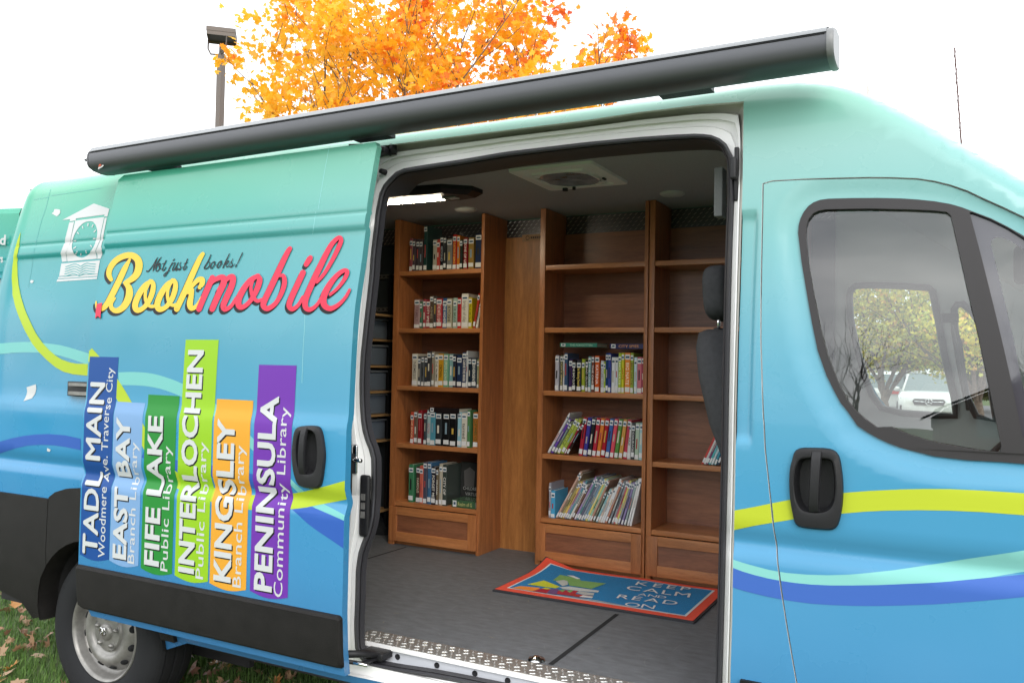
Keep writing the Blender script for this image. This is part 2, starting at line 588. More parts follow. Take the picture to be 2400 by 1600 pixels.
def SBP(x, z):     # body with B pillar slot
    y = SB(x, z)
    if -.72 < x < -.50 and 1.3 < z < 2.2:
        a = sstep(1.42, 1.46, z) * (1 - sstep(2.10, 2.14, z)) * (1 - sstep(-.553, -.538, x))
        y += .014 * a
    return y
def nrm(S, x, z, e=.006):
    dx = (S(x + e, z) - S(x - e, z)) / (2 * e); dz = (S(x, z + e) - S(x, z - e)) / (2 * e)
    return Vector((dx, -1, dz)).normalized()

def panel(mb, outline, S, m, holes=(), off=0, thick=0, xs=None, clip=None, rim=None, rows=ZR, mirror=None, back=False, usen=True):
    """sheet over the (x, z) outline following surface S, off metres proud; thick > 0 gives it a returned edge."""
    x0 = min(p[0] for p in outline); x1 = max(p[0] for p in outline)
    z0 = min(p[1] for p in outline); z1 = max(p[1] for p in outline)
    V = []; E = []
    def addloop(P):
        o = len(V)
        V.extend(Vector(p) for p in P)
        E.extend((o + i, o + (i + 1) % len(P)) for i in range(len(P)))
    addloop(outline)
    for h in holes:
        addloop(h)
    if clip:
        addloop([(min(max(a, x0 - .05), x1 + .05), min(max(b, z0 - .05), z1 + .05)) for a, b in clip] if False else clip)
    for z in rows:
        if z0 + 1e-4 < z < z1 - 1e-4:
            o = len(V); V += [Vector((x0 - .01, z)), Vector((x1 + .01, z))]; E.append((o, o + 1))
    if xs is None:
        st = .12
        xs = [math.ceil(x0 / st) * st + i * st for i in range(int((x1 - x0) / st) + 1)]
        xs += [q for q in (-4.415, -4.405, -4.395, -4.38, -4.365, -4.35, -4.335, -4.32, -4.30, -4.28, -4.26, -4.24) if x0 < q < x1]
    for x in xs:
        if x0 + 1e-4 < x < x1 - 1e-4:
            o = len(V); V += [Vector((x, z0 - .01)), Vector((x, z1 + .01))]; E.append((o, o + 1))
    vo, eo, fo, *_ = delaunay_2d_cdt(V, E, [], 0, 1e-5)
    keep = []
    for f in fo:
        cx = sum(vo[i].x for i in f) / len(f); cz = sum(vo[i].y for i in f) / len(f)
        if not inpoly(cx, cz, outline) or any(inpoly(cx, cz, h) for h in holes):
            continue
        if clip and not inpoly(cx, cz, clip):
            continue
        keep.append(list(f))
    used = sorted({i for f in keep for i in f}); mp_ = {j: i for i, j in enumerate(used)}
    fl = 1
    vs = []; ns = []
    for j in used:
        x, z = vo[j].x, vo[j].y
        n = nrm(S, x, z)
        y = S(x, z)
        vs.append(Vector((x, y, z)) + n * off); ns.append(n)
    fs = []
    for f in keep:
        g = [mp_[i] for i in f]
        a, b, c = (vs[g[i]] for i in range(3))
        if (b - a).cross(c - a).y > 0:
            g = g[::-1]
        fs.append(g)
    if mirror is not None:
        vs = [Vector((p.x, 2 * mirror - p.y, p.z)) for p in vs]; ns = [Vector((n.x, -n.y, n.z)) for n in ns]
        fs = [g[::-1] for g in fs]
    mb.add(vs, fs, m, normals=ns if usen else None)
    if thick:
        cnt = {}
        for g in fs:
            for i in range(len(g)):
                a, b = g[i], g[(i + 1) % len(g)]
                k = (min(a, b), max(a, b))
                cnt.setdefault(k, []).append((a, b))
        sg = -1 if mirror is not None else 1
        dv = Vector((0, thick * sg, 0))
        rv = []; rf = []
        for k, l in cnt.items():
            if len(l) == 1:
                a, b = l[0]; o = len(rv)
                rv += [vs[b], vs[a], vs[a] + dv, vs[b] + dv]; rf.append((o, o + 1, o + 2, o + 3))
        mb.add(rv, rf, rim or m)
        if back:
            mb.add([p + dv for p in vs], [g[::-1] for g in fs], rim or m)
    return vs

CXS = (-4.415, -4.405, -4.395, -4.38, -4.365, -4.35, -4.335, -4.32, -4.31, -4.30, -4.28, -4.26, -4.24, -4.22, -4.1)
def decal(mb, k, pts, S, m, off=.0012, clip=None, holes=(), rows=ZR, xs=CXS):
    P = CS(k, pts, S)
    panel(mb, P, S, m, off=off, clip=clip, holes=[CS(k, h, S) for h in holes], xs=xs, rows=rows)
def stroke(mb, k, pts, wd, S, m, off, n=7, cap=True, shift=(0, 0)):
    """ribbon drawn in picture units, laid on surface S"""
    a, b, s_ = CR[k]
    vs = []; fs = []; ns = []
    for pi_, poly in enumerate(ribbon([(p[0] + shift[0], p[1] + shift[1]) + tuple(p[2:]) for p in pts], wd, n, cap)):
        o = len(vs)
        for x, y in poly:
            X, Z = onS(a + x * s_, b + y * s_, S)
            nn = nrm(S, X, Z)
            vs.append(Vector((X, S(X, Z), Z)) + nn * (off + (pi_ * 7e-6 if len(poly) == 4 else -.0001))); ns.append(nn)
        g = list(range(o, len(vs)))
        for t3 in ([g] if len(g) > 4 else [[g[0], g[1], g[2]], [g[0], g[2], g[3]]]):
            q = (vs[t3[1]] - vs[t3[0]]).cross(vs[t3[2]] - vs[t3[0]])
            if q.length > 1e-9:
                fs.append(t3[::-1] if q.y > 0 else t3)
    mb.add(vs, fs, m, normals=ns)

# ---------------------------------------------------------------- text
FC = {}
def text_mesh(s, bold=0.0, spacing=1.0):
    key = (s, bold, spacing)
    if key not in FC:
        cu = bpy.data.curves.new('lettering', 'FONT')
        cu.body = s; cu.size = 1; cu.offset = bold; cu.resolution_u = 3
        cu.space_character = spacing
        ob = bpy.data.objects.new('lettering', cu)
        COL.objects.link(ob)
        me = bpy.data.meshes.new_from_object(ob.evaluated_get(bpy.context.evaluated_depsgraph_get()))
        vs = [(v.co.x, v.co.y) for v in me.vertices]; fs = [list(p.vertices) for p in me.polygons]
        bpy.data.objects.remove(ob); bpy.data.curves.remove(cu); bpy.data.meshes.remove(me)
        FC[key] = (vs, fs)
    return FC[key]
def cap_h(bold=0):
    return max(v[1] for v in text_mesh('H', bold)[0])
def text3(mb, s, BL, BR, TL, m, bold=0.0, off=None):
    """flat text: baseline BL->BR, cap height BL->TL (3D points)"""
    vs, fs = text_mesh(s, bold)
    BL, BR, TL = Vector(BL), Vector(BR), Vector(TL)
    x0 = min(v[0] for v in vs); x1 = max(v[0] for v in vs); h = cap_h(bold)
    o = Vector(off) if off is not None else Vector()
    P = [BL + (BR - BL) * ((x - x0) / (x1 - x0)) + (TL - BL) * (y / h) + o for x, y in vs]
    mb.add(P, fs, m)
def text_on(mb, s, quad, ur, vr, S, m, bold=0.0, off=.002, shift=(0, 0), gs=(0, 0)):
    if 'M' in s and bold > .005:      # this glyph does not thicken cleanly: lay thin copies over one another
        for k_, g_ in enumerate(((0, 0), (bold * .8, 0), (-bold * .8, 0), (0, bold * .7), (0, -bold * .7))):
            text_on(mb, s, quad, ur, vr, S, m, 0.0, off + k_ * .00012, shift, g_)
        return
    """text running upwards inside quad (TL, TR, BR, BL in x,z); ur=(cap u, baseline u), vr=(start v, end v)"""
    vs, fs = text_mesh(s, bold, 1.02)
    x0 = min(v[0] for v in vs); x1 = max(v[0] for v in vs); h = cap_h(bold)
    TL, TR, BR, BL = quad
    def mpq(u, v):
        b = (BL[0] + (BR[0] - BL[0]) * u, BL[1] + (BR[1] - BL[1]) * u); t = (TL[0] + (TR[0] - TL[0]) * u, TL[1] + (TR[1] - TL[1]) * u)
        return (b[0] + (t[0] - b[0]) * v + shift[0], b[1] + (t[1] - b[1]) * v + shift[1])
    bm = bmesh.new()
    bv = []
    for x, y in vs:
        x += gs[0]; y += gs[1]
        v = vr[0] + (x - x0) / (x1 - x0) * (vr[1] - vr[0]); u = ur[1] + (y / h) * (ur[0] - ur[1])
        X, Z = mpq(u, v); bv.append(bm.verts.new((X, 0, Z)))
    for f in fs:
        try:
            bm.faces.new([bv[i] for i in f])
        except ValueError:
            pass
    bmesh.ops.triangulate(bm, faces=bm.faces[:])
    zz = [v.co.z for v in bm.verts]; z0, z1 = min(zz), max(zz)
    for z in ZR:
        if z0 < z < z1:
            bmesh.ops.bisect_plane(bm, geom=bm.verts[:] + bm.edges[:] + bm.faces[:], plane_co=(0, 0, z), plane_no=(0, 0, 1))
    bm.verts.index_update()
    V = []; N = []
    for v in bm.verts:
        n = nrm(S, v.co.x, v.co.z)
        V.append(Vector((v.co.x, S(v.co.x, v.co.z), v.co.z)) + n * off); N.append(n)
    F = []
    for f in bm.faces:
        g = [v.index for v in f.verts]
        nn = (V[g[1]] - V[g[0]]).cross(V[g[2]] - V[g[0]])
        f.normal_update()
        F.append(g[::-1] if f.normal.y > 0 else g)
    bm.free()
    mb.add(V, F, m, normals=N)
# ================================================================= THE VAN
YC = 3.565
van = thing('library_van', 'green to blue wrapped high roof library van with its sliding door open', 'van', (-2.0, 3.5, 0))
def cyl_ring(cx, cz, r, y, n=48, a0=0, a1=2 * math.pi):
    return [Vector((cx + r * math.cos(a0 + (a1 - a0) * k / n), y, cz + r * math.sin(a0 + (a1 - a0) * k / n))) for k in range(n)]
WX, WZ, WR = -3.47, .385, .374
FX = .57
def archpts(cx, r, n=20):
    # opening of a wheel arch, from rear bottom over the top to front bottom, (x, z)
    return [(cx + r * math.cos(math.pi - math.pi * k / n), .385 + r * math.sin(math.pi * k / n)) for k in range(n + 1)]

# ---- outlines
TL_, TR_, BR_, BL_ = (868, 345), (1743, 238), (1713, 1740), (797, 1577)
outer_sides = [
    [TL_, (1100, 316), (1374, 282), (1500, 263), (1640, 246), TR_],
    [TR_, (1741, 400), (1739, 488), (1733.4, 680), (1729.6, 794), (1725.8, 947), (1723.9, 1076), (1722, 1191), (1720, 1268), (1718, 1344), (1716, 1459), (1711.6, 1589), BR_],
    [BR_, (1400, 1683), (1080, 1637), (811, 1580), BL_],
    [BL_, (796, 1400), (802, 1160), (812, 900), (830, 650), (850, 450), TL_]]
seal_sides = [
    [(898.6, 432.6), (914, 415), (931, 399.5), (948, 394), (1009.6, 384), (1080, 373.7), (1182, 356), (1374, 333), (1500, 321), (1580, 315.5), (1634, 313), (1664.5, 315.5), (1684, 322), (1703, 337.5)],
    [(1703, 337.5), (1716, 360.5), (1721, 379.6), (1722, 450), (1718, 546), (1714, 680), (1711.6, 794), (1708.5, 947), (1706.6, 1076), (1702.8, 1230), (1699, 1383), (1696, 1497), (1693, 1600), (1692, 1690), (1688, 1712)],
    [(1688, 1712), (1640, 1712), (1400, 1665), (1080, 1600), (1009.6, 1587), (933, 1575.5), (876, 1565), (856.5, 1556), (841, 1539)],
    [(841, 1539), (832.6, 1520), (830, 1482), (830, 1453), (832, 1415), (833.6, 1338), (838, 1300), (845, 1277.4), (856.5, 1248.7), (865, 1216), (869, 1162.6), (870, 1115), (870, 1076.5), (864, 1051.7), (854.6, 1028.7), (847, 1000), (843, 950), (842, 890), (845, 833), (853, 756), (866, 641), (868, 600), (875.7, 539), (881, 491), (889, 453), (898.6, 432.6)]]
NS = [40, 44, 40, 50]
def ring_of(sides):
    out = []
    for sd, n in zip(sides, NS):
        q = resample(sd, n + 1, False)
        out += q[:-1]
    return out
OUT_PX = ring_of(outer_sides)
SEAL_PX = ring_of(seal_sides)
TOPN = NS[0]
def offset_px(P, d):
    n = len(P); out = []
    for i in range(n):
        a = P[(i - 3) % n]; b = P[(i + 3) % n]
        dx, dy = b[0] - a[0], b[1] - a[1]; L = math.hypot(dx, dy) or 1
        out.append((P[i][0] - dy / L * d, P[i][1] + dx / L * d))
    return out
def ring3(P, S, d):
    """picture ring -> 3D points lying d behind surface S (d may be a list)"""
    out = []
    for i, (x, y) in enumerate(P):
        dd = d[i] if isinstance(d, list) else d
        X, Z = onS(x, y, lambda a, b: S(a, b) + dd)
        out.append(Vector((X, S(X, Z) + dd, Z)))
    return out
OPEN_XZ = [(p.x, p.z) for p in ring3(OUT_PX, SB, 0)]

# front door outline
fd_px = [(1790, 432), (1789, 500), (1787, 600), (1785.5, 700), (1785, 794), (1787, 860), (1789, 928), (1791, 975), (1793, 1000), (1795, 1050), (1802, 1115), (1812, 1210), (1823, 1291), (1833, 1383), (1848, 1478), (1869, 1600)]
top_px = [(2400, 512), (2350, 488), (2303, 467), (2265, 449), (2227, 436), (2190, 427), (2150, 421), (2090, 418.5), (2036, 418), (1960, 419.5), (1880, 422), (1810, 426)]
fd_l = CS(0, fd_px, SF)
fd_t = CS(0, top_px, SF)
xl, zl = fd_l[-1]
bx = xl + .055
FD = fd_l + [(bx - .02, .56), (bx, .50), (.08, .50), (.12, .62)] + archpts(FX, .47)[3:8] + [(.44, 1.0), (.56, 1.25), (.62, 1.52), (.60, 1.62), (.50, 1.745), (.36, 1.86), (.24, 1.95)] + fd_t
def inset(P, d):
    n = len(P); out = []
    ar = sum(P[i][0] * P[(i + 1) % n][1] - P[(i + 1) % n][0] * P[i][1] for i in range(n))
    s_ = 1 if ar > 0 else -1
    for i in range(n):
        a, b, c = P[i - 1], P[i], P[(i + 1) % n]
        e1 = Vector((b[0] - a[0], b[1] - a[1])); e2 = Vector((c[0] - b[0], c[1] - b[1]))
        if e1.length < 1e-6 or e2.length < 1e-6:
            out.append(b); continue
        e1.normalize(); e2.normalize()
        n1 = Vector((-e1.y, e1.x)); n2 = Vector((-e2.y, e2.x)); m_ = (n1 + n2)
        if m_.length < .2:
            out.append(b); continue
        m_.normalize()
        k = d / max(.4, m_.dot(n1))
        out.append((b[0] + m_.x * k * s_, b[1] + m_.y * k * s_))
    return out
# window trim and glasses
w_top = C(8, [(965, 250), (968, 205), (980, 160), (1000, 120), (1028, 85), (1060, 62), (1100, 47), (1150, 40), (1300, 36), (1450, 35), (1600, 38), (1700, 45), (1800, 55), (1900, 72), (1970, 92), (2030, 115), (2150, 160), (2250, 210), (2352, 268)])
w_bot = C(9, [(2352, 228), (2220, 217), (2000, 205), (1800, 181), (1600, 130), (1520, 100), (1450, 68), (1390, 34), (1330, -5)]) + C(8, [(1270, 1345), (1225, 1290), (1185, 1215), (1140, 1125), (1085, 970), (1050, 800), (1015, 600), (985, 420)])
ext = [(.22, 1.925), (.36, 1.815), (.50, 1.70), (.565, 1.625), (.575, 1.56), (.545, 1.50), (.48, 1.455), (.36, 1.425), (.20, 1.418)]
WPOLY = None
WP = CS(0, w_top, SF) + ext + CS(0, w_bot, SF)
WPOLY = WP
SFi = lambda x, z: S0(x, z, YB, 0) + .015
g_px = C(8, [(1015, 270), (1018, 215), (1030, 175), (1060, 135), (1095, 118), (1140, 110), (1400, 105), (1650, 110), (1800, 117), (1880, 126), (1905, 148), (1950, 350), (2010, 620), (2070, 870), (2120, 1100), (2180, 1400)]) + C(9, [(2213, 120), (2205, 155), (2160, 152), (2060, 140), (1950, 120), (1850, 102), (1750, 78), (1640, 42), (1540, 0)]) + C(8, [(1450, 1440), (1375, 1385), (1320, 1335), (1270, 1275), (1220, 1180), (1150, 1000), (1110, 850), (1060, 600), (1030, 420)])
GLASS = CS(0, g_px, SFi)
q_px = C(8, [(2018, 130), (2035, 128), (2150, 172), (2250, 222), (2352, 285)])
Q1 = CS(0, q_px, SFi)
QL = CS(0, C(8, [(2340, 1490), (2310, 1340), (2270, 1150), (2225, 950), (2165, 700), (2090, 400), (2045, 230)]), SFi)
QUART = Q1 + [(.22, 1.895), (.36, 1.785), (.50, 1.67), (.55, 1.61), (.555, 1.565), (.52, 1.52), (.44, 1.485), (.30, 1.46), (.17, 1.452)] + QL
CLR1 = CS(0, C(8, [(2150, 320), (2158, 290), (2180, 275), (2215, 275), (2260, 292), (2352, 350)]), SFi)
CLR2 = CS(0, C(8, [(2352, 1215), (2290, 900), (2230, 650), (2190, 480)]), SFi)
CLEAR = CLR1 + [(.22, 1.86), (.34, 1.765), (.47, 1.66), (.50, 1.61), (.47, 1.56), (.36, 1.525), (.22, 1.52)] + CLR2

# ---- body side
side_out = [(-4.42, .50), (-4.42, 1.8), (-4.40, 2.1), (-4.365, 2.4), (-4.355, 2.47), (-4.325, 2.53), (-4.27, 2.562), (-4.2, 2.57), (-.80, 2.57)]
side_out += [(x, z) for x, z in ROOF if -.80 < x < 1.56] + [(1.56, .5), (1.56, .42), (1.05, .42)]
side_out += archpts(FX, .43)[::-1] + [(.12, .42), (-.4, .44), (-2.9, .44)] + archpts(WX, .43)[::-1] + [(-3.93, .50)]
gapo = inset(FD, -.004)
xs_side = [(-4.4 + i * .1) for i in range(60)]
xs_side += [-4.415, -4.405, -4.395, -4.38, -4.365, -4.35, -4.335, -4.32, -4.28, -4.26, -4.24, -4.22, -4.25]
xs_side += [-.86, -.84, -.82, -.78, -.76, -.74, -.72, -.56, -.553, -.548, -.543, -.538, -.53, -.45, -.35, -.27, -.24, -.15, -.05, .05, .15]
b = MB()
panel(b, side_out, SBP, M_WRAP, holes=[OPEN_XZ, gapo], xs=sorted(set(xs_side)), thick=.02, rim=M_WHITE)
# stripes on the rear quarter
LIME = hexmat('c4de38', .28, .45); AQUA = hexmat('86d8d4', .28, .45); BLUE = hexmat('3a6ccb', .28, .45); WHT = hexmat('e4e8ea', .35, .3)
decal(b, 2, [(128, 375), (108, 430), (90, 490), (77, 590), (73, 660), (78, 760), (95, 830), (120, 900), (155, 980), (200, 1060), (240, 1110), (290, 1160), (340, 1202), (390, 1230), (450, 1246), (540, 1255), (540, 1183), (470, 1181), (430, 1173), (380, 1155), (340, 1130), (300, 1095), (260, 1050), (222, 995), (190, 930), (155, 850), (130, 770), (116, 700), (110, 640), (107, 560), (112, 500), (122, 440)], SBP, LIME, off=.0022)
decal(b, 2, [(-120, 1070), (0, 1057), (75, 1051), (150, 1048), (225, 1050), (300, 1058), (370, 1068), (430, 1083), (545, 1118), (545, 1190), (430, 1150), (370, 1133), (300, 1120), (225, 1113), (150, 1112), (75, 1115), (0, 1122), (-120, 1135)], SBP, AQUA)
decal(b, 3, [(-100, 125), (0, 90), (70, 70), (150, 54), (220, 46), (300, 43), (400, 51), (495, 72), (495, 142), (400, 122), (330, 112), (250, 109), (170, 114), (100, 130), (0, 162), (-100, 200)], SBP, BLUE)
for poly in ([(335, 237), (345, 236), (370, 240), (371, 258), (365, 268), (350, 281), (318, 263), (330, 253)], [(190, 670), (208, 673), (206, 683), (198, 689), (185, 684)]):
    decal(b, 2, poly, SBP, WHT, off=.0015)
decal(b, 2, [(165, 1325), (222, 1307), (224, 1335), (218, 1362), (198, 1393), (145, 1411), (163, 1375), (168, 1350)], SBP, WHT, off=.0015)
decal(b, 3, [(292, 128), (313, 140), (306, 152), (289, 147)], SBP, WHT, off=.002)
# clock tower emblem
for poly in ([(767, 397), (1152, 195), (1343, 260), (1318, 355), (1280, 353), (1285, 331), (935, 378), (930, 403), (858, 413), (862, 387)],
             [(852, 428), (912, 418), (880, 570), (848, 715), (815, 845), (822, 903), (765, 908), (755, 855), (790, 690)],
             [(1285, 372), (1313, 370), (1275, 560), (1243, 720), (1250, 760), (1235, 870), (1195, 873), (1197, 825), (1185, 800), (1222, 670)],
             [(755, 930), (1228, 890), (1200, 1053), (728, 1083)], [(720, 1095), (1199, 1058), (1196, 1082), (713, 1115)], [(704, 1125), (1194, 1092), (1190, 1117), (696, 1151)]):
    decal(b, 'C', poly, SBP, WHT, off=.0015)
oval = catmull([(1110, 410), (1158, 432), (1188, 495), (1195, 570), (1170, 680), (1110, 790), (1050, 845), (995, 857), (930, 828), (890, 760), (886, 690), (910, 590), (960, 500), (1030, 432)], 3, True)
decal(b, 'C', [(925, 405), (1280, 360), (1215, 670), (1180, 812), (1190, 870), (830, 905), (820, 850), (860, 690)], SBP, WHT, off=.0015, holes=[oval])
for a_, c_ in (((1085, 437), (1079, 473)), ((1014, 470), (1021, 500)), ((1146, 453), (1130, 488)), ((1179, 520), (1152, 546)), ((949, 545), (970, 568)), ((906, 650), (938, 648)), ((1143, 626), (1175, 622)), ((935, 725), (903, 747)), ((1108, 705), (1131, 725)), ((950, 778), (930, 815)), ((1054, 770), (1063, 803)), ((995, 798), (994, 828))):
    stroke(b, 'C', [a_, c_], 12, SBP, WHT, .002, n=1, cap=False)
TEALM = hexmat('46b8bc', .28, .45)
for k in range(5):
    y = k * 30
    stroke(b, 'C', [(806 - 4 * k, 968 + y), (840 - 4 * k, 960 + y), (880 - 4 * k, 945 + y), (920 - 4 * k, 935 + y), (960 - 4 * k, 945 + y), (993 - 4 * k, 965 + y * .97), (1030 - 4 * k, 940 + y), (1070 - 4 * k, 925 + y), (1110 - 4 * k, 932 + y), (1180 - 4 * k, 938 + y)], 9, SBP, TEALM, .0024, n=3, cap=False)
# stripes on the B pillar
clipB = FD
LIMEF = [(566, 513), (700, 489), (800, 468), (920, 445), (1080, 423), (1250, 403), (1400, 391), (1600, 382), (1750, 379), (1900, 380), (2100, 389), (2352, 405), (2600, 428), (2600, 562), (2352, 540), (2100, 521), (1900, 512), (1700, 509), (1500, 512), (1380, 518), (1240, 530), (1080, 546), (940, 565), (815, 585), (700, 604), (566, 632)]
AQF = [(560, 808), (630, 830), (700, 850), (800, 876), (900, 893), (1020, 903), (1150, 907), (1280, 903), (1400, 893), (1550, 877), (1700, 855), (1850, 832), (2000, 807), (2352, 755), (2600, 720), (2600, 850), (2352, 885), (2150, 920), (1900, 945), (1750, 955), (1600, 961), (1450, 967), (1300, 969), (1170, 969), (1050, 964), (950, 954), (870, 942), (780, 925), (700, 905), (630, 884), (560, 858)]
BLF = [(560, 858), (630, 884), (700, 905), (780, 925), (870, 942), (950, 954), (1050, 964), (1170, 969), (1300, 969), (1450, 967), (1600, 961), (1750, 955), (1900, 945), (2150, 922), (2352, 902), (2600, 885), (2600, 1015), (2352, 1040), (2180, 1056), (2000, 1071), (1800, 1085), (1600, 1092), (1450, 1095), (1300, 1094), (1170, 1089), (1050, 1081), (950, 1068), (870, 1055), (780, 1037), (700, 1018), (630, 1000), (560, 978)]
def decal2(mb, k, pts, S, m, clip=None, outside=None, off=.0012):
    P = CS(k, pts, S)
    if outside:
        panel(mb, P, S, m, off=off, holes=[outside], xs=())
    else:
        panel(mb, P, S, m, off=off, clip=clip, xs=())
BLUE2 = hexmat('4c78d4', .28, .45); AQUA2 = hexmat('9ae6e0', .28, .45); LIME2 = hexmat('d2e23c', .28, .45)
region = inset(OPEN_XZ, 0)
for pts, m_ in ((LIMEF, LIME2), (AQF, AQUA2), (BLF, BLUE2)):
    P = CS(9, pts, SBP)
    panel(b, P, SBP, m_, off=.0012, holes=[gapo, OPEN_XZ], xs=(), clip=[(-.66, .3), (-.30, .3), (-.30, 2.4), (-.66, 2.4)])
# far side, roof, nose: same shell mirrored
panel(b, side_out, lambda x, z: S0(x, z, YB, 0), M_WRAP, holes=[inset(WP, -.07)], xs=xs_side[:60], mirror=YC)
SEAMB = mat('film_seam_dark', (.05, .26, .28), .4)
for st in ([(620, 20), (598, 110), (560, 260), (500, 440), (425, 745)], [(425, 745), (395, 880), (400, 920), (350, 1220)], [(412, 150), (600, 118)], [(620, 100), (900, 60), (1250, 5)]):
    stroke(b, 'C', st, 3.5, SBP, SEAMB, .0008, n=6, cap=False)
side = b.build('body_side', van)

# roof with windscreen
b = MB(); gl = MB()
xr = sorted(set([-4.33, -4.30, -4.27, -4.2, -4.0, -3.5, -3, -2.5, -2, -1.5, -1, -.8] + [x for x, z in ROOF if -.8 < x <= 1.56] + [-.55, -.5, -.3, .05, .22, .45, .75, 1.2, 1.3, 1.45]))
NU = 16
def rpt(x, u, dz=0):
    z = zroof(x) if x > -4.2 else lerpt([(-4.34, 2.50), (-4.325, 2.53), (-4.27, 2.562), (-4.2, 2.57)], x)
    yn = SB(x, z); yf_ = 2 * YC - S0(x, z, YB, 0)
    y = yn + (yf_ - yn) * u
    cr = .045 if x < -.6 else (.045 if x < .95 else .03)
    # the nose bows forward in plan
    xx = x + (max(0, x) * .16 * (1 - (2 * u - 1) ** 2))
    return Vector((xx, y, z + cr * (1 - (2 * u - 1) ** 4) + dz))
def isglass(x0, x1, k):
    xm = (x0 + x1) / 2
    return .26 < xm < .95 and 1 <= k < NU - 1
V = [[rpt(x, k / NU) for k in range(NU + 1)] for x in xr]
for i in range(len(xr) - 1):
    for k in range(NU):
        q = [V[i][k], V[i + 1][k], V[i + 1][k + 1], V[i][k + 1]]
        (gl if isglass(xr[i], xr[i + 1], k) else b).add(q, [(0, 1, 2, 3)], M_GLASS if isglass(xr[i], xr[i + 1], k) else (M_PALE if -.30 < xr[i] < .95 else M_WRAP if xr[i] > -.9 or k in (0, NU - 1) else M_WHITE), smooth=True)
bmx = None
roof = b.build('roof', van)
gl.build('windscreen', van)
# rear face
b = MB()
zz = [.5, 1.0, 1.5, 1.8, 2.1, 2.4, 2.47, 2.53]
for z0, z1 in zip(zz, zz[1:]):
    xa, xb = lerpt([(.3, -4.42), (1.8, -4.42), (2.1, -4.40), (2.4, -4.365), (2.47, -4.355), (2.53, -4.325)], z0), lerpt([(.3, -4.42), (1.8, -4.42), (2.1, -4.40), (2.4, -4.365), (2.47, -4.355), (2.53, -4.325)], z1)
    ya, yb = S0(xa, z0, YB, 0), S0(xb, z1, YB, 0)
    b.add([(xa, ya, z0), (xb, yb, z1), (xb, 2 * YC - yb, z1), (xa, 2 * YC - ya, z0)], [(0, 1, 2, 3)], M_WRAP)
b.build('rear_panel', van)
# underside, nose closing
b = MB()
b.box((-4.35, 2.66, .40), (1.3, 4.45, .50), M_UNDER)
b.box((-4.3, 2.9, .28), (1.2, 3.02, .40), M_UNDER); b.box((-4.3, 4.1, .28), (1.2, 4.22, .40), M_UNDER)
b.tube([(WX, 2.7, .38), (WX, 4.4, .38)], .05, M_UNDER)
b.tube([(WX - .05, 2.74, .30), (WX - .12, 2.74, .60), (WX - .14, 2.76, .80)], .025, M_CABGREY)
b.box((-3.95, 2.67, .80), (-3.0, 3.0, .90), M_UNDER); b.box((-4.0, 2.99, .2), (-2.95, 3.02, .9), M_UNDER)
b.box((-3.98, 2.68, .45), (-3.94, 3.0, .9), mat('wheel_well_liner', (.05, .05, .055), .8, noise_amt=.3))
b.build('chassis', van)
# wheel arch return (black lip) and the well
for cx in (WX, FX):
    b = MB()
    A = [(x, z) for x, z in archpts(cx, .43, 28)]
    A = [(A[0][0], .38)] + A + [(A[-1][0], .38)]
    r0 = [Vector((x, SB(x, z) - .016, z)) for x, z in A]
    r1 = [Vector((cx + (x - cx) * .975, SB(x, z) + .02, .385 + (z - .385) * .975)) for x, z in A]
    r2 = [Vector((p.x, p.y + .06, p.z)) for p in r1]
    r3 = [Vector((cx + (p.x - cx) * 1.06, 3.0, .385 + (p.z - .385) * 1.08)) for p in r2]
    b.loft([r0, r1, r2, r3], M_CLAD, closed=False, mats=[M_CLAD, M_CLAD, M_UNDER])
    b.build('wheel_arch_liner', van)

# lower black cladding on the body
def claddings():
    b = MB()
    arcO = [(WX + .60 * math.cos(t), .415 + .615 * math.sin(t)) for t in [math.pi * (1 - k / 26) for k in range(0, 27)]]
    arch = archpts(WX, .43, 26)
    ring = arcO[5:] + [(-2.87, .44), (-3.04, .44)] + arch[::-1][1:22]
    ringO = [(x, z) for x, z in arcO if x > -3.985]
    # flare
    fl = [(x, min(z, 1.03)) for x, z in arcO if z > .72 or x > WX] + [(-2.87, .44), (-3.04, .44)] + archpts(WX, .43, 26)[::-1]
    k = [p for p in fl]
    panel(b, k, SB, M_CLAD, off=.016, thick=.02, xs=())
    return b
b = MB()
archr = archpts(WX, .43, 26)
rear_clad = [(-4.40, .53), (-4.40, .975), (-3.79, .975)] + [(WX + .43 * math.cos(a), .385 + .43 * math.sin(a)) for a in [R(140), R(150), R(160), R(170), R(180)]] + [(-3.90, .40), (-3.95, .385), (-4.02, .46)]
panel(b, rear_clad, SB, M_CLAD, off=.018, thick=.03, xs=CXS)
fl = [(-3.785, .985), (-3.74, 1.012), (-3.66, 1.035), (-3.56, 1.046), (-3.40, 1.046), (-3.25, 1.02), (-3.12, .97), (-3.02, .88), (-2.98, .78), (-2.96, .44), (-3.04, .44)] + [(WX + .43 * math.cos(a), .385 + .43 * math.sin(a)) for a in [R(v) for v in range(2, 140, 8)]] + [(WX + .43 * math.cos(R(139)), .385 + .43 * math.sin(R(139)))]
panel(b, fl, SB, M_CLAD, off=.018, thick=.03, xs=())
b.build('wheel_arch_cladding', van)
b = MB()
b.loft([[Vector((x, 2.524 + dy, z + dz)) for x in (-2.94, -2.0, -1.0, -.62)] for dy, dz, z in ((.02, .02, .44), (0, 0, .46))], M_WRAP, closed=False) if False else None
panel(b, [(-.565, .555), (-.565, .742), (-.505, .742), (-.49, .555)], SBP, M_CLAD, off=.014, thick=.02)
b.build('pillar_cladding', van)

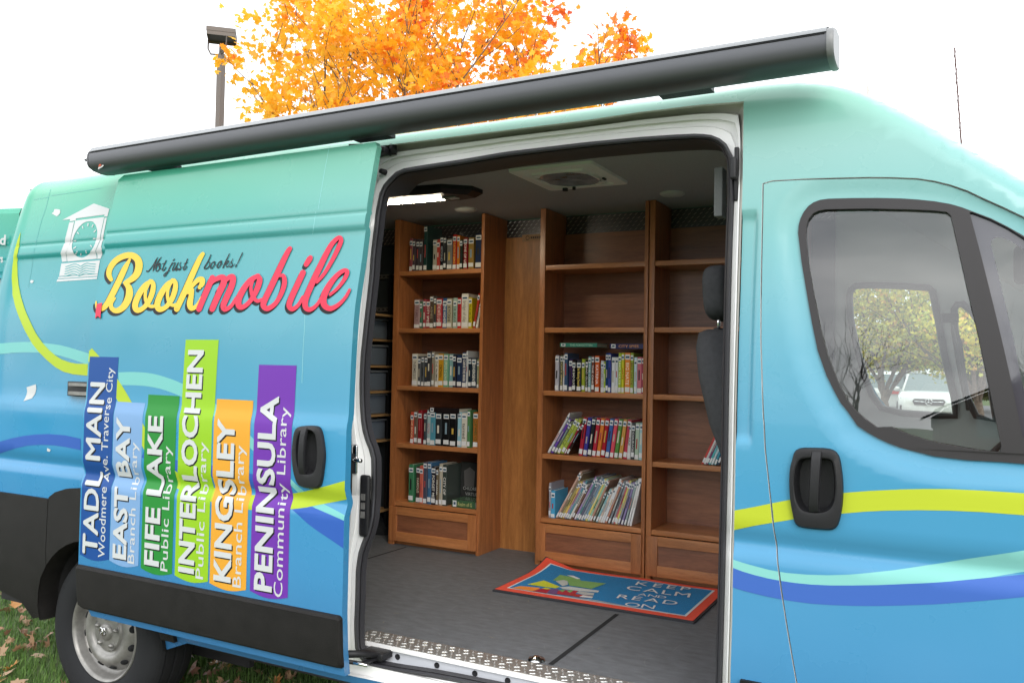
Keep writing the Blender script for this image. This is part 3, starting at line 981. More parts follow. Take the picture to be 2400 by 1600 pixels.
# ---- jamb, seal, sill
b = MB()
n = len(OUT_PX)
topw = [0.0] * n
for i in range(n):
    if i < TOPN:
        t = i / TOPN
        topw[i] = 1
    elif i < TOPN + 4:
        topw[i] = 1 - (i - TOPN) / 4
    elif i > n - 6:
        topw[i] = (i - (n - 6)) / 6
def mixring(t, dside, dtop):
    P = [(o[0] + (s_[0] - o[0]) * t, o[1] + (s_[1] - o[1]) * t) for o, s_ in zip(OUT_PX, SEAL_PX)]
    return ring3(P, SB, [dside + (dtop - dside) * w_ for w_ in topw])
M_TRACK = mat('track_grey', (.55, .54, .50), .55)
rings = [mixring(0, .0, .0), mixring(0.01, .022, .035), mixring(.30, .040, .085), mixring(.33, .032, .040), mixring(.50, .034, .042), mixring(.54, .042, .062), mixring(.74, .048, .068), mixring(.77, .044, .052), mixring(1.0, .048, .058)]
b.loft(rings, M_WHITE, mats=[M_WHITE, M_TRACK, M_WHITE, M_WHITE, M_WHITE, M_WHITE, M_WHITE, M_WHITE])
b.build('door_jamb', van, sharp=35)
b = MB()
sr = [ring3(SEAL_PX, SB, .058), ring3(offset_px(SEAL_PX, 2), SB, .040), ring3(offset_px(SEAL_PX, 6), SB, .030), ring3(offset_px(SEAL_PX, 10), SB, .036), ring3(offset_px(SEAL_PX, 12), SB, .052), ring3(offset_px(SEAL_PX, 13.5), SB, .050), ring3(offset_px(SEAL_PX, 17), SB, .062)]
sr.append([Vector((p.x, p.y + (.13 if i < TOPN else .02), p.z)) for i, p in enumerate(sr[-1])])
b.loft(sr, M_RUBBER)
b.build('door_seal', van, sharp=40)
INNER = sr[-1]

# small jamb hardware
b = MB()
def jp(px, py, d):
    X, Z = onS(px, py, lambda a, b_: SB(a, b_) + d)
    return Vector((X, SB(X, Z) + d, Z))
p = jp(832, 1075, .03)
b.box(p + Vector((-.014, -.008, -.055)), p + Vector((.014, .002, .055)), M_CHROME, bev=.008)
b.tube([p + Vector((-.012, -.012, 0)), p + Vector((.055, -.035, 0))], .008, M_CHROME)
b.build('door_striker', van)
b = MB()
p = jp(857, 1184, .035)
b.box(p + Vector((-.022, -.012, -.115)), p + Vector((.022, .004, .115)), M_BLACK, bev=.012)
for k in (-1, 0, 1):
    b.box(p + Vector((-.012, -.016, k * .033 - .012)), p + Vector((.006, -.011, k * .033 + .012)), M_STEEL)
b.build('contact_plate', van)
b = MB()
p = jp(817, 1122, .012)
b.box(p + Vector((-.006, -.006, -.095)), p + Vector((.008, .012, .095)), M_BLACK)
b.box(p + Vector((-.022, -.055, -.036)), p + Vector((-.006, -.01, .036)), M_BLACK, bev=.007)
b.tube([p + Vector((-.02, -.045, 0)), p + Vector((.035, -.050, 0))], .010, M_BLACK)
b.build('door_stop', van)
for px, py in ((899, 403), (863, 475)):
    b = MB(); p = jp(px, py, .03)
    b.lathe([(.0, -.018), (.010, -.018), (.012, .01)], p, (0, 1, 0), M_BLACK, 12)
    b.build('rubber_buffer', van)
b = MB()      # B pillar catch
p = jp(1730, 408, .03)
b.box(p + Vector((-.012, -.006, -.085)), p + Vector((.002, .01, .085)), M_BLACK, bev=.004)
b.box(p + Vector((-.02, -.03, -.02)), p + Vector((0, .0, .05)), M_BLACK, bev=.008)
b.build('pillar_latch', van)
b = MB()      # top roller arm
p = jp(900, 368, .06)
b.box(p + Vector((-.10, -.10, -.045)), p + Vector((-.015, -.02, .012)), M_BLACK, bev=.01)
b.box(p + Vector((-.03, -.075, -.004)), p + Vector((.055, -.02, .022)), M_BLACK, bev=.008)
b.tube([p + Vector((-.09, -.11, .025)), p + Vector((-.03, -.07, .030)), p + Vector((.03, -.04, .018)), p + Vector((.06, -.03, .0))], .011, M_BLACK)
b.lathe([(0, -.02), (.016, -.02), (.016, .02), (0, .02)], p + Vector((.065, -.03, .016)), (0, 0, 1), M_BLACK, 16)
b.tube([p + Vector((-.06, -.10, -.01)), p + Vector((-.02, -.06, -.012))], .009, M_CHROME)
b.build('upper_roller_arm', van)
b = MB()      # bottom arm and cables
a0 = atY(806, 1532, 2.47); a1 = atY(900, 1535, 2.64)
b.tube([a0, (a0 + a1) / 2 + Vector((0, 0, .004)), a1], .014, M_BLACK)
b.tube([a0 + Vector((0, 0, -.024)), (a0 + a1) / 2 + Vector((0, -.02, -.026)), a1 + Vector((0, -.01, -.004))], .008, M_BLACK)
b.tube([a0 + Vector((.05, -.004, -.02)), a0 + Vector((.11, -.004, -.02))], .006, M_CHROME)
b.box(a1 + Vector((-.08, -.04, -.012)), a1 + Vector((.02, .03, .018)), M_BLACK, bev=.008)
b.build('lower_roller_arm', van)

# sill with step, holes and chequer plate
FZ = .57
b = MB()
b.box((-2.20, 2.665, .555), (-.62, 2.70, .568), M_WHITE)
rows_ = [(2.640, .505), (2.690, .505), (2.690, .555)]
b.box((-2.16, 2.60, .44), (-.60, 2.672, .508), M_WHITE)
b.box((-2.16, 2.672, .44), (-.60, 2.70, .555), mat('sill_grey', (.50, .52, .56), .4))
b.build('door_sill', van)
for px_, py_ in ((932, 1534), (1024, 1554), (1113, 1573), (1190, 1590), (1290, 1612)):
    q = atY(px_, py_, 2.670)
    hb = MB()
    hb.lathe([(.0, 0), (.011, 0), (.011, .002)], (q.x, 2.6705, min(.535, q.z)), (0, -1, 0), M_DARK, 14)
    hb.build('sill_hole', van)
b = MB()
M_PLATE = mat('chequer_plate', (.42, .41, .39), .34, metal=.7, noise_amt=.12, noise_scale=30)
M_LUG = mat('chequer_lug', (.78, .78, .76), .25, metal=.6)
b.box((-2.09, 2.664, .566), (-.64, 2.782, .574), M_PLATE, bev=.002)
b.box((-2.09, 2.660, .556), (-.64, 2.664, .5735), M_WHITE)
random.seed(4)
def lug(mb, c, ang, up, L=.0125, W=.0034, H=.0024, m=M_LUG, along=(1, 0, 0)):
    up = Vector(up); d = Matrix.Rotation(ang, 3, up) @ Vector(along); e = up.cross(d)
    c = Vector(c); P = []
    for s_, wz in ((-1, 0), (-.6, .8), (0, 1), (.6, .8), (1, 0)):
        P.append((c + d * L * s_, W * wz))
    vs = []
    for q, ww in P:
        vs += [q + e * ww, q - e * ww, q + up * H * (1 if ww > 0 else 0)]
    fs = []
    for i in range(4):
        a = i * 3; c2 = a + 3
        fs += [(a, c2, c2 + 2, a + 2), (c2 + 1, a + 1, a + 2, c2 + 2)]
    mb.add(vs, fs, m)
for i in range(47):
    for j in range(4):
        x = -2.075 + i * .0305 + (j % 2) * .0; y = 2.678 + j * .028
        lug(b, (x + (j % 2) * .015, y, .5741), R(25) if (i + j) % 2 else R(-65), (0, 0, 1))
b.build('chequer_sill_plate', van)
b = MB()
b.lathe([(.0, .012), (.012, .012), (.016, .008), (.028, .006), (.032, 0)], (-1.365, 2.815, FZ + .003), (0, 0, 1), M_CHROME, 24)
b.build('floor_anchor', van)

# ---- sliding door
M_DOORIN = M_WHITE
door_px = None
xL, xR_, zT = -3.41, -1.948, 2.479
DOOR = [(xR_, .52), (xR_, .60), (xR_, zT - .02), (xR_ - .012, zT), (xL + .03, zT), (xL, zT - .02), (xL, .62), (xL + .005, .56), (xL + .05, .545), (xL + .065, .52)]
b = MB()
HS_OUT = [(1815, 25), (1835, 0), (1880, -8), (1930, -8), (1962, 0), (1978, 30), (1990, 90), (1998, 170), (1992, 250), (1980, 330), (1968, 362), (1945, 376), (1890, 373), (1850, 362), (1828, 340), (1808, 270), (1800, 180), (1804, 90)]
HF_OUT = [(935, 200), (950, 150), (985, 128), (1060, 126), (1150, 130), (1195, 145), (1222, 180), (1238, 260), (1247, 360), (1242, 480), (1222, 580), (1200, 618), (1160, 628), (1070, 622), (990, 612), (955, 590), (935, 520), (920, 420), (917, 320), (922, 250)]
HOLE_S = inset(CS(3, HS_OUT, SD), .008); HOLE_F = inset(CS(9, HF_OUT, SF), .010)
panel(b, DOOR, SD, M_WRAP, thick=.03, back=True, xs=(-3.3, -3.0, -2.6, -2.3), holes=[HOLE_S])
# ribbon stripes
def dstripe(k, pts, m_, off):
    stroke(b, k, pts, 30, SD, m_, off, n=8, cap=False)
for k_, pts_, m_, off_ in (
    ('B', [(290, 263, 74), (380, 262, 76), (470, 270, 76), (560, 292, 72), (660, 332, 70), (780, 400, 66), (900, 490, 60), (1040, 620, 52), (1180, 760, 40), (1290, 868, 26), (1400, 965, 40), (1545, 1060, 68), (1650, 1130, 80)], AQUA, .0004),
    ('B', [(430, 690, 50), (620, 760, 60), (820, 792, 66), (1045, 845, 75), (1180, 900, 80), (1300, 985, 62), (1420, 1062, 105), (1560, 1140, 135), (1660, 1200, 150)], BLUE, .00055),
    ('B', [(112, 110, 66), (200, 210, 66), (300, 350, 66), (430, 590, 66), (520, 740, 70), (620, 842, 80), (820, 925, 82), (1050, 972, 86), (1290, 965, 90), (1450, 935, 96), (1583, 904, 106), (1680, 880, 112)], LIME, .0007)):
    Pl = ribbon(pts_, 30, 8, False)
    L_ = [q[0] for q in Pl] + [Pl[-1][1]]; R_ = [q[3] for q in Pl] + [Pl[-1][2]]
    P2 = CS(k_, L_ + R_[::-1], SD)
    panel(b, P2, SD, m_, off=off_, clip=inset(DOOR, .001), xs=(), holes=[HOLE_S])
# book spines
BOOKS = [
    ('TADL MAIN', 'Woodmere Ave. Traverse City', [(125, 135), (292, 140), (232, 1303), (68, 1265)], '1c56a6', '0f3f8c', (1250, 285), (1262, 195)),
    ('EAST BAY', 'Branch Library', [(273, 393), (443, 403), (403, 1338), (243, 1302)], '8cb8ea', '', (1283, 478), (1297, 615)),
    ('FIFE LAKE', 'Public Library', [(460, 352), (640, 363), (596, 1384), (418, 1345)], '2f9a40', '', (1320, 470), (1338, 635)),
    ('INTERLOCHEN', 'Public Library', [(680, 38), (871, 40), (797, 1425), (607, 1388)], 'a6dc2c', '', (1362, 97), (1382, 615)),
    ('KINGSLEY', 'Branch Library', [(855, 377), (1065, 390), (1020, 1475), (812, 1432)], 'fdb63c', '', (1410, 487), (1427, 630)),
    ('PENINSULA', 'Community Library', [(1100, 182), (1317, 187), (1256, 1522), (1040, 1472)], '7c3cba', '', (1460, 358), (1478, 418))]
INK = hexmat('17181c', .4, .2)
for i, (ti, su, q, colr, _, vb, vs_) in enumerate(BOOKS):
    Q = CS('B', q, SD)
    TL, TR, BR, BL = Q
    # square up: bottoms are level arcs
    zb = (BL[1] + BR[1]) / 2; xl_ = (TL[0] + BL[0]) / 2; xr_ = (TR[0] + BR[0]) / 2; zt = (TL[1] + TR[1]) / 2
    TL, TR, BR, BL = (xl_, zt), (xr_, zt), (xr_, zb), (xl_, zb)
    arc = [(xr_ + (xl_ - xr_) * k / 8, zb - .016 * math.sin(math.pi * k / 8)) for k in range(9)]
    panel(b, [TL, TR] + arc, SD, hexmat(colr, .28, .45), off=.0009 + i * .00005, xs=())
    H = q[3][1] - q[0][1]
    f = lambda y: (q[3][1] - y) / H
    vb2 = (f(vb[0]), f(vb[1])); vs2 = (f(vs_[0]), f(vs_[1]))
    bu = .57 if i else .60
    text_on(b, ti, (TL, TR, BR, BL), (.11, bu), vb2, SD, INK, bold=.03, off=.0013, shift=(.0055, -.0055))
    text_on(b, ti, (TL, TR, BR, BL), (.11, bu), vb2, SD, WHT, bold=.03, off=.0023)
    text_on(b, su, (TL, TR, BR, BL), (.64, .86), vs2, SD, WHT, bold=.004, off=.0020)
# brush lettering
LET = {'Y': [
    [(225, 350, 40), (207, 310, 52), (215, 255, 56), (262, 190, 58), (330, 150, 58), (400, 142, 62), (452, 175, 70), (466, 232, 74), (448, 300, 70), (405, 345, 60), (345, 378, 40)],
    [(345, 378, 40), (378, 420, 62), (382, 480, 72), (360, 545, 70), (318, 598, 62), (268, 618, 52), (232, 598, 44), (226, 555, 38), (256, 512, 26)],
    [(385, 178, 26), (340, 262, 56), (290, 370, 60), (235, 480, 60), (190, 560, 56), (150, 600, 48), (112, 600, 32), (97, 570, 20), (97, 540, 14)],
    [(575, 365, 40), (520, 400, 52), (465, 480, 60), (433, 565, 60), (448, 612, 56), (500, 598, 46), (552, 535, 50), (584, 450, 52), (588, 385, 44), (562, 362, 36)],
    [(548, 392, 26), (522, 455, 30), (525, 530, 34), (560, 578, 34), (610, 572, 32), (650, 510, 28)],
    [(768, 358, 40), (712, 393, 52), (657, 473, 60), (625, 558, 60), (640, 605, 56), (692, 591, 46), (744, 528, 50), (776, 443, 52), (780, 378, 44), (754, 355, 36)],
    [(740, 385, 26), (714, 448, 30), (717, 523, 34), (750, 570, 34), (800, 560, 34), (830, 520, 28)],
    [(1016, 130, 40), (985, 180, 52), (930, 300, 58), (865, 445, 58), (800, 585, 58), (792, 604, 58)],
    [(890, 462, 36), (925, 405, 40), (975, 355, 48), (1010, 352, 56), (1008, 392, 50), (985, 420, 30), (995, 430, 14)],
    [(925, 440, 40), (915, 500, 52), (905, 560, 60), (920, 598, 50), (965, 575, 36), (1010, 500, 28)]],
    'P': [
    [(1100, 335, 56), (1062, 420, 58), (1010, 540, 58), (984, 604, 58)],
    [(1050, 440, 30), (1100, 370, 40), (1160, 335, 52), (1196, 338, 60), (1196, 385, 62), (1150, 485, 60), (1098, 604, 58)],
    [(1150, 440, 30), (1200, 370, 40), (1250, 330, 52), (1278, 335, 58), (1268, 400, 60), (1225, 500, 60), (1196, 570, 58), (1208, 606, 50), (1260, 580, 38), (1305, 510, 32)],
    [(1494, 318, 44), (1430, 355, 52), (1370, 430, 60), (1325, 525, 64), (1335, 585, 56), (1385, 575, 46), (1445, 510, 46), (1490, 420, 56), (1508, 350, 54), (1488, 320, 40)],
    [(1452, 352, 26), (1432, 420, 32), (1445, 490, 36), (1485, 535, 38), (1530, 520, 30)],
    [(1768, 84, 44), (1745, 120, 52), (1690, 235, 58), (1615, 395, 60), (1555, 520, 58), (1540, 575, 56), (1575, 600, 52), (1640, 560, 46), (1695, 470, 46), (1722, 380, 48), (1712, 320, 40), (1680, 320, 28)],
    [(1880, 292, 58), (1835, 390, 58), (1780, 510, 58), (1762, 575, 54), (1790, 605, 46), (1840, 570, 38), (1880, 500, 30)],
    [(1908, 222, 50), (1935, 178, 56), (1945, 162, 46)],
    [(2000, 372, 34), (2060, 305, 36), (2130, 190, 40), (2190, 70, 44), (2210, 10, 42), (2185, -8, 40), (2120, 60, 50), (2040, 215, 58), (1960, 385, 60), (1905, 520, 58), (1905, 590, 54), (1945, 608, 46), (2000, 570, 36), (2050, 490, 28)],
    [(2115, 480, 30), (2180, 425, 32), (2240, 345, 40), (2262, 285, 42), (2230, 275, 42), (2165, 325, 50), (2095, 420, 62), (2058, 510, 66), (2068, 575, 60), (2120, 600, 52), (2190, 565, 40), (2250, 500, 32), (2282, 440, 28)]]}
YEL = hexmat('ffd84e', .3, .4); PNK = hexmat('f8405e', .3, .4)
for key in 'YP':
    LET[key] = [[(x_, y_, w_ * .86) for x_, y_, w_ in st] for st in LET[key]]
    for st in LET[key]:
        stroke(b, 'A', st, 50, SD, INK, .0007, shift=(-20, 24))
for ci, (key, m_) in enumerate((('Y', YEL), ('P', PNK))):
    for si, st in enumerate(LET[key]):
        stroke(b, 'A', st, 50, SD, m_, .0018 + .00012 * si + (0.0014 if key == 'P' else 0))
decal(b, 'A', [(105, 568), (152, 556), (138, 692), (117, 672), (97, 692)], SD, INK, off=.0046)
decal(b, 'A', [(107, 562), (154, 550), (138, 684), (117, 664), (93, 684)], SD, PNK, off=.0052)
SMALL = [
    [(78, 288, 20), (100, 285, 14), (150, 220, 10), (185, 155, 7), (212, 118, 4)], [(205, 125, 8), (180, 190, 14), (158, 250, 10), (150, 292, 5)], [(152, 288, 5), (190, 215, 12), (225, 155, 14), (255, 117, 5)],
    [(232, 190), (205, 215), (188, 262), (195, 288), (220, 275), (240, 230), (238, 195), (222, 205), (232, 250), (252, 262)], [(312, 160), (285, 215), (268, 265), (275, 282), (298, 262), (308, 240)], [(266, 200, 8), (308, 188, 8)],
    [(388, 185), (355, 245), (325, 310), (295, 350), (284, 335), (310, 308), (350, 280)], [(412, 142, 12), (396, 162, 12)],
    [(378, 205, 8), (425, 185, 8), (400, 235, 13), (388, 275, 12), (405, 275, 10), (432, 235, 12), (460, 185, 8)], [(460, 185), (435, 240), (425, 275), (440, 275), (452, 250)],
    [(492, 178, 6), (478, 215, 10), (490, 245, 12), (475, 272, 12), (455, 268, 8), (500, 245, 6), (520, 235, 6)], [(572, 142), (548, 200), (522, 255), (528, 272), (550, 255), (562, 230)], [(530, 198, 8), (570, 184, 8)],
    [(855, 92, 12), (820, 170, 13), (775, 248, 16), (800, 258, 12), (835, 225, 12), (840, 178, 8), (815, 182, 6)],
    [(895, 170, 8), (865, 195, 12), (850, 240, 14), (865, 255, 12), (895, 215, 12), (905, 172, 10), (895, 190, 6), (925, 220, 6)],
    [(980, 162, 8), (950, 187, 12), (930, 232, 14), (945, 247, 12), (975, 207, 12), (985, 164, 10), (972, 190, 6), (1000, 205, 6)],
    [(1080, 78, 10), (1040, 160, 13), (1000, 248, 13)], [(1025, 205, 8), (1060, 168, 10), (1072, 165, 10), (1058, 195, 8), (1040, 200, 8), (1048, 238, 12), (1068, 225, 8), (1100, 175, 6)],
    [(1122, 140, 6), (1105, 180, 11), (1118, 215, 12), (1100, 240, 12), (1078, 232, 8), (1130, 220, 6), (1148, 195, 5)], [(1238, 68, 12), (1200, 150, 10), (1176, 200, 8)], [(1166, 212, 14), (1155, 236, 14)]]
for si, st in enumerate(SMALL):
    stroke(b, 'T', st, 12, SD, INK, .0022 + .00006 * si, n=4)
SEAM = mat('film_seam', (.22, .50, .52), .3)
for k_, st in ((1, [(2018, 895), (1985, 1070), (1950, 1280)]), (2, [(1935, 250), (1915, 390)]), (2, [(1868, 870), (1866, 960), (1858, 1080), (1850, 1300)])):
    stroke(b, k_, st, 2.2, SD, SEAM, .0005, n=8, cap=False)
sdoor = b.build('sliding_door', van)
# door edge lower lip + door cladding
b = MB()
CL = [(xL - .004, .562), (xL - .006, .728), (xL + .006, .741), (xR_ - .008, .741), (xR_ + .002, .733), (xR_ + .002, .556), (xR_ - .01, .548), (xL + .03, .548)]
panel(b, inset(CL, .0), SD, M_CLAD, off=.001, xs=())
inn = inset(CL, .014)
def ring_s(P, off):
    return [Vector((x, SD(x, z) - off, z)) for x, z in P]
Pc = resample(CL, 160); Pi = [(x, z) for x, z in Pc]
Pin = inset(Pc, .014)
b.loft([ring_s(Pc, 0), ring_s(inset(Pc, .003), .012), ring_s(Pin, .017)], M_CLAD)
panel(b, inset(CL, .0135), lambda x, z: SD(x, z), M_CLAD, off=.0172, xs=())
b.build('door_cladding', sdoor)

def handle(parent, S, k, outline, inner, grip, name='door_handle'):
    O = CS(k, outline, S); I = CS(k, inner, S)
    O = resample(catmull(O, 5, True), 64); I = resample(catmull(I, 5, True), 64)
    # align starts
    def start(P):
        cx = sum(p[0] for p in P) / len(P); cz = sum(p[1] for p in P) / len(P)
        j = min(range(len(P)), key=lambda i: abs(math.atan2(P[i][1] - cz, P[i][0] - cx)))
        return P[j:] + P[:j]
    O = start(O); I = start(I)
    def mx_(t):
        return [(o[0] + (i_[0] - o[0]) * t, o[1] + (i_[1] - o[1]) * t) for o, i_ in zip(O, I)]
    def rg(P, off):
        return [Vector((x, S(x, z) - off, z)) for x, z in P]
    b = MB()
    cx = sum(p[0] for p in I) / 64; cz = sum(p[1] for p in I) / 64
    I2 = [(cx + (x - cx) * .84, cz + (z - cz) * .90) for x, z in I]
    b.loft([rg(O, -.002), rg(O, .008), rg(mx_(.10), .014), rg(mx_(.8), .019), rg(I, .017), rg(I2, -.024)], M_BLACK, cap=True)
    b.build(name, parent, sharp=40)
    g = MB()
    # grip: a bowed bar
    (xa, ya), (xb, yb), wpx = grip
    A_ = CS(k, [(xa - wpx / 2, ya), (xa + wpx / 2, ya), (xb - wpx / 2, yb), (xb + wpx / 2, yb)], S)
    rings_ = []
    N = 14
    for i in range(N + 1):
        t = i / N
        l = (A_[0][0] + (A_[2][0] - A_[0][0]) * t, A_[0][1] + (A_[2][1] - A_[0][1]) * t); r_ = (A_[1][0] + (A_[3][0] - A_[1][0]) * t, A_[1][1] + (A_[3][1] - A_[1][1]) * t)
        out = .020 + .014 * math.sin(math.pi * min(1, max(0, t))) ** .5
        th = .014
        y = S(l[0], l[1])
        rings_.append([Vector((l[0] + .002, y - out, l[1])), Vector((l[0], y - out + .004, l[1])), Vector((l[0], y - out + th, l[1])), Vector((r_[0], y - out + th, r_[1])), Vector((r_[0], y - out + .004, r_[1])), Vector((r_[0] - .002, y - out, r_[1]))])
    g.loft(rings_, M_BLACK, cap=True)
    g.add(rings_[0], [tuple(range(6))[::-1]], M_BLACK)
    return g.build('handle_grip', parent, sharp=50)
handle(sdoor, SD, 3, [(1815, 25), (1835, 0), (1880, -8), (1930, -8), (1962, 0), (1978, 30), (1990, 90), (1998, 170), (1992, 250), (1980, 330), (1968, 362), (1945, 376), (1890, 373), (1850, 362), (1828, 340), (1808, 270), (1800, 180), (1804, 90)],
       [(1845, 50), (1870, 22), (1910, 18), (1935, 30), (1952, 60), (1960, 150), (1955, 230), (1940, 275), (1905, 290), (1870, 280), (1845, 250), (1832, 190), (1832, 110)], ((1886, 5), (1872, 285), 34))

# ---- front door
b = MB()
xsf = [(-.50 + .02 * i) for i in range(58)]
rowsf = sorted(set([round(q, 4) for q in ZR] + [round(1.26 + .02 * i, 4) for i in range(50)]))
rowsf = [q for i, q in enumerate(rowsf) if i == 0 or q - rowsf[i - 1] > .004]
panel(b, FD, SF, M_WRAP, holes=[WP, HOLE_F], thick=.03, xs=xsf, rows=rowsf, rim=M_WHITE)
for pts, m_ in ((LIMEF, LIME2), (AQF, AQUA2), (BLF, BLUE2)):
    P = CS(9, pts, SF)
    panel(b, P, SF, m_, off=.0006, clip=inset(FD, .001), xs=xsf, rows=rowsf, holes=[HOLE_F])
fdoor = b.build('front_door', van)
b = MB()
panel(b, WP, SFi, M_TRIM, holes=[GLASS, QUART], off=.006, thick=.035, xs=())
b.build('window_frame', fdoor)
b = MB(); panel(b, inset(GLASS, -.004), SFi, M_GLASS, off=-.006, xs=()); b.build('window_pane', fdoor)
b = MB(); panel(b, inset(QUART, -.004), SFi, M_FRIT, holes=[CLEAR], off=-.004, xs=()); panel(b, CLEAR, SFi, M_GLASS, off=-.004, xs=()); b.build('quarter_window', fdoor)
handle(fdoor, SF, 9, [(935, 200), (950, 150), (985, 128), (1060, 126), (1150, 130), (1195, 145), (1222, 180), (1238, 260), (1247, 360), (1242, 480), (1222, 580), (1200, 618), (1160, 628), (1070, 622), (990, 612), (955, 590), (935, 520), (920, 420), (917, 320), (922, 250)],
       [(965, 230), (985, 195), (1040, 185), (1110, 188), (1160, 192), (1185, 212), (1200, 300), (1203, 380), (1192, 460), (1160, 505), (1110, 522), (1040, 518), (990, 500), (960, 440), (948, 350), (952, 280)], ((1088, 150), (1070, 515), 62))
b = MB()
panel(b, [(xl - .012 + .03, .555), (xl - .02, .742), (.10, .742), (.10, .555)], SF, M_CLAD, off=.014, thick=.02)
b.build('door_cladding', fdoor)

# ---- wheels
def wheel(cx, yo, mir=1):
    c = Vector((cx, yo, WZ))
    wt = MB()
    ax = (0, mir, 0)
    T = [(.222, .006), (.232, -.006), (.26, -.016), (.30, -.020), (.335, -.012), (.352, .0), (.362, .012), (.369, .022), (.372, .035), (.363, .037), (.363, .045), (.373, .047), (.374, .085), (.365, .087), (.365, .097), (.374, .099), (.374, .135), (.365, .137), (.365, .147), (.373, .149), (.370, .185), (.355, .21), (.30, .225), (.22, .21)]
    wt.lathe(T, c, ax, M_TYRE, 72)
    for k in range(72):
        t = 2 * math.pi * k / 72
        for h0, h1, rr in ((.008, .034, .3695),):
            d = Vector((math.cos(t), 0, math.sin(t))); e = Vector((-math.sin(t), 0, math.cos(t)))
            q = c + d * rr
            A0 = q + Vector((0, h0 * mir, 0)); B0 = q + Vector((0, h1 * mir, 0)) + d * .004
            wt.add([A0 - e * .0095 - d * .01, A0 + e * .0095 - d * .01, B0 + e * .0095, B0 - e * .0095], [(0, 1, 2, 3)], M_TYRE)
    tyre = wt.build('tyre', None, sharp=35)
    rm = MB()
    P = [(.222, .010), (.224, .0), (.219, -.004), (.212, .0), (.206, .012), (.202, .040), (.196, .052), (.185, .056), (.175, .050), (.160, .028), (.150, .016), (.140, .012), (.115, .012), (.108, .020), (.100, .028), (.092, .028), (.085, .018), (.040, .016), (.036, .006), (.030, .002), (.0, .0)]
    rm.lathe(P, c, ax, M_STEEL, 72)
    rim = rm.build('rim', None, sharp=50)
    extras = []
    for k in range(12):
        hl = MB()
        t = math.pi * 2 * k / 12 + .2
        q = c + Vector((math.cos(t) * .168, .033 * mir, math.sin(t) * .168))
        nrm_ = Vector((math.cos(t) * .85, -.52 * mir, math.sin(t) * .85)).normalized()
        hl.lathe([(0, 0), (.0155, 0), (.0175, -.004)], q - Vector((0, .004 * mir, 0)), nrm_, M_DARK, 16)
        extras.append(hl.build('rim_hole', None))
    for k in range(5):
        hl = MB()
        t = math.pi * 2 * k / 5 + math.pi / 2 - .05
        q = c + Vector((math.cos(t) * .066, .0165 * mir, math.sin(t) * .066))
        hl.lathe([(.0, -.001), (.019, -.001)], q, (0, -mir, 0), mat('rim_recess', (.12, .12, .12), .5), 16)
        hl.lathe([(.019, .0), (.021, -.003), (.023, .0)], q, (0, -mir, 0), M_STEEL, 16)
        hl.lathe([(.0, .014), (.008, .014), (.010, .0)], q + Vector((.003, 0, -.002)), (0, -mir, 0), M_STEEL, 8)
        extras.append(hl.build('wheel_nut', None))
    em = MB()
    # ram head badge: skull with curling horns
    def E(u, v, h=.004):
        return c + Vector((u * .026, -.0005 * mir - h * mir, v * .026))
    em.tube([E(0, .75), E(0, .2), E(0, -.5)], [.005, .0045, .003], M_CHROME, 8)
    for s_ in (-1, 1):
        em.tube([E(.05 * s_, .75), E(.5 * s_, .85), E(.8 * s_, .4), E(.65 * s_, -.15), E(.35 * s_, -.1), E(.42 * s_, .25)], [.004, .0045, .004, .0035, .003, .002], M_CHROME, 8)
    emb = em.build('hub_badge', None)
    return tyre, rim, extras, emb
for cx, yo, mir in ((WX, 2.600, 1), (FX, 2.600, 1), (WX, 2 * YC - 2.600, -1), (FX, 2 * YC - 2.600, -1)):
    t_, r_, h_, e_ = wheel(cx, yo, mir)
    par(t_, van); t_.name = 'wheel'
    for o in [r_, e_] + h_:
        par(o, t_)

# ---- awning
b = MB()
def aw(x):
    t = (x + 3.50) / 3.19
    return 2.502 + .028 * t
def ah(x):
    return 1.10 - .16 * (x + 3.50) / 3.19
PRO = [(2.62, .000), (2.58, -.008), (2.545, -.008), (2.512, -.003), (2.494, .006), (2.484, .020), (2.481, .046), (2.484, .070), (2.496, .085), (2.520, .095), (2.55, .102), (2.62, .104)]
XA = [-3.52, -3.0, -2.0, -1.0, -.335]
b.loft([[Vector((x, y, aw(x) + z * ah(x))) for y, z in PRO] for x in XA], M_ALU, smooth=True)
b.build('awning_case', van, sharp=60)
aw_case = [o for o in COL.objects if o.name == 'awning_case'][0]
b = MB()
b.tube([Vector((x, 2.4832, aw(x) + .0672 * ah(x))) for x in (-3.515, -2, -.34)], .0016, M_BLACK, 5)
lid = [(2.4815, .0705), (2.4935, .0875), (2.519, .0985), (2.55, .1065), (2.60, .1085), (2.60, .104)]
b.loft([[Vector((x, y - .001, aw(x) + z * ah(x) + .0015)) for y, z in lid] for x in (-3.515, -2, -.335)], M_ALUL, closed=False)
b.build('lead_rail', aw_case, sharp=60)
b = MB()
cy, cz_ = 2.55, .048
for x0, x1, sc_ in ((-.335, -.322, 1.04),):
    R0 = [Vector((x0, cy + (y - cy) * sc_, aw(x0) + cz_ * ah(x0) + (z - cz_) * sc_ * ah(x0))) for y, z in PRO]
    R1 = [Vector((x1, p.y, p.z)) for p in R0]
    R2 = [Vector((x1 + .006, cy + (y - cy) * .97, aw(x0) + cz_ * ah(x0) + (z - cz_) * .96 * ah(x0))) for y, z in PRO]
    b.loft([R0, R1, R2], mat('cap_grey', (.17, .175, .18), .4), cap=True)
b.build('end_cap', aw_case, sharp=50)
b = MB()
x0 = -3.52
R0 = [Vector((x0, cy + (y - cy) * 1.02, aw(x0) + cz_ * ah(x0) + (z - cz_) * 1.02 * ah(x0))) for y, z in PRO]
R1 = [Vector((x0 - .02, cy + (y - cy) * .9, aw(x0) + cz_ * ah(x0) + (z - cz_) * .85 * ah(x0))) for y, z in PRO]
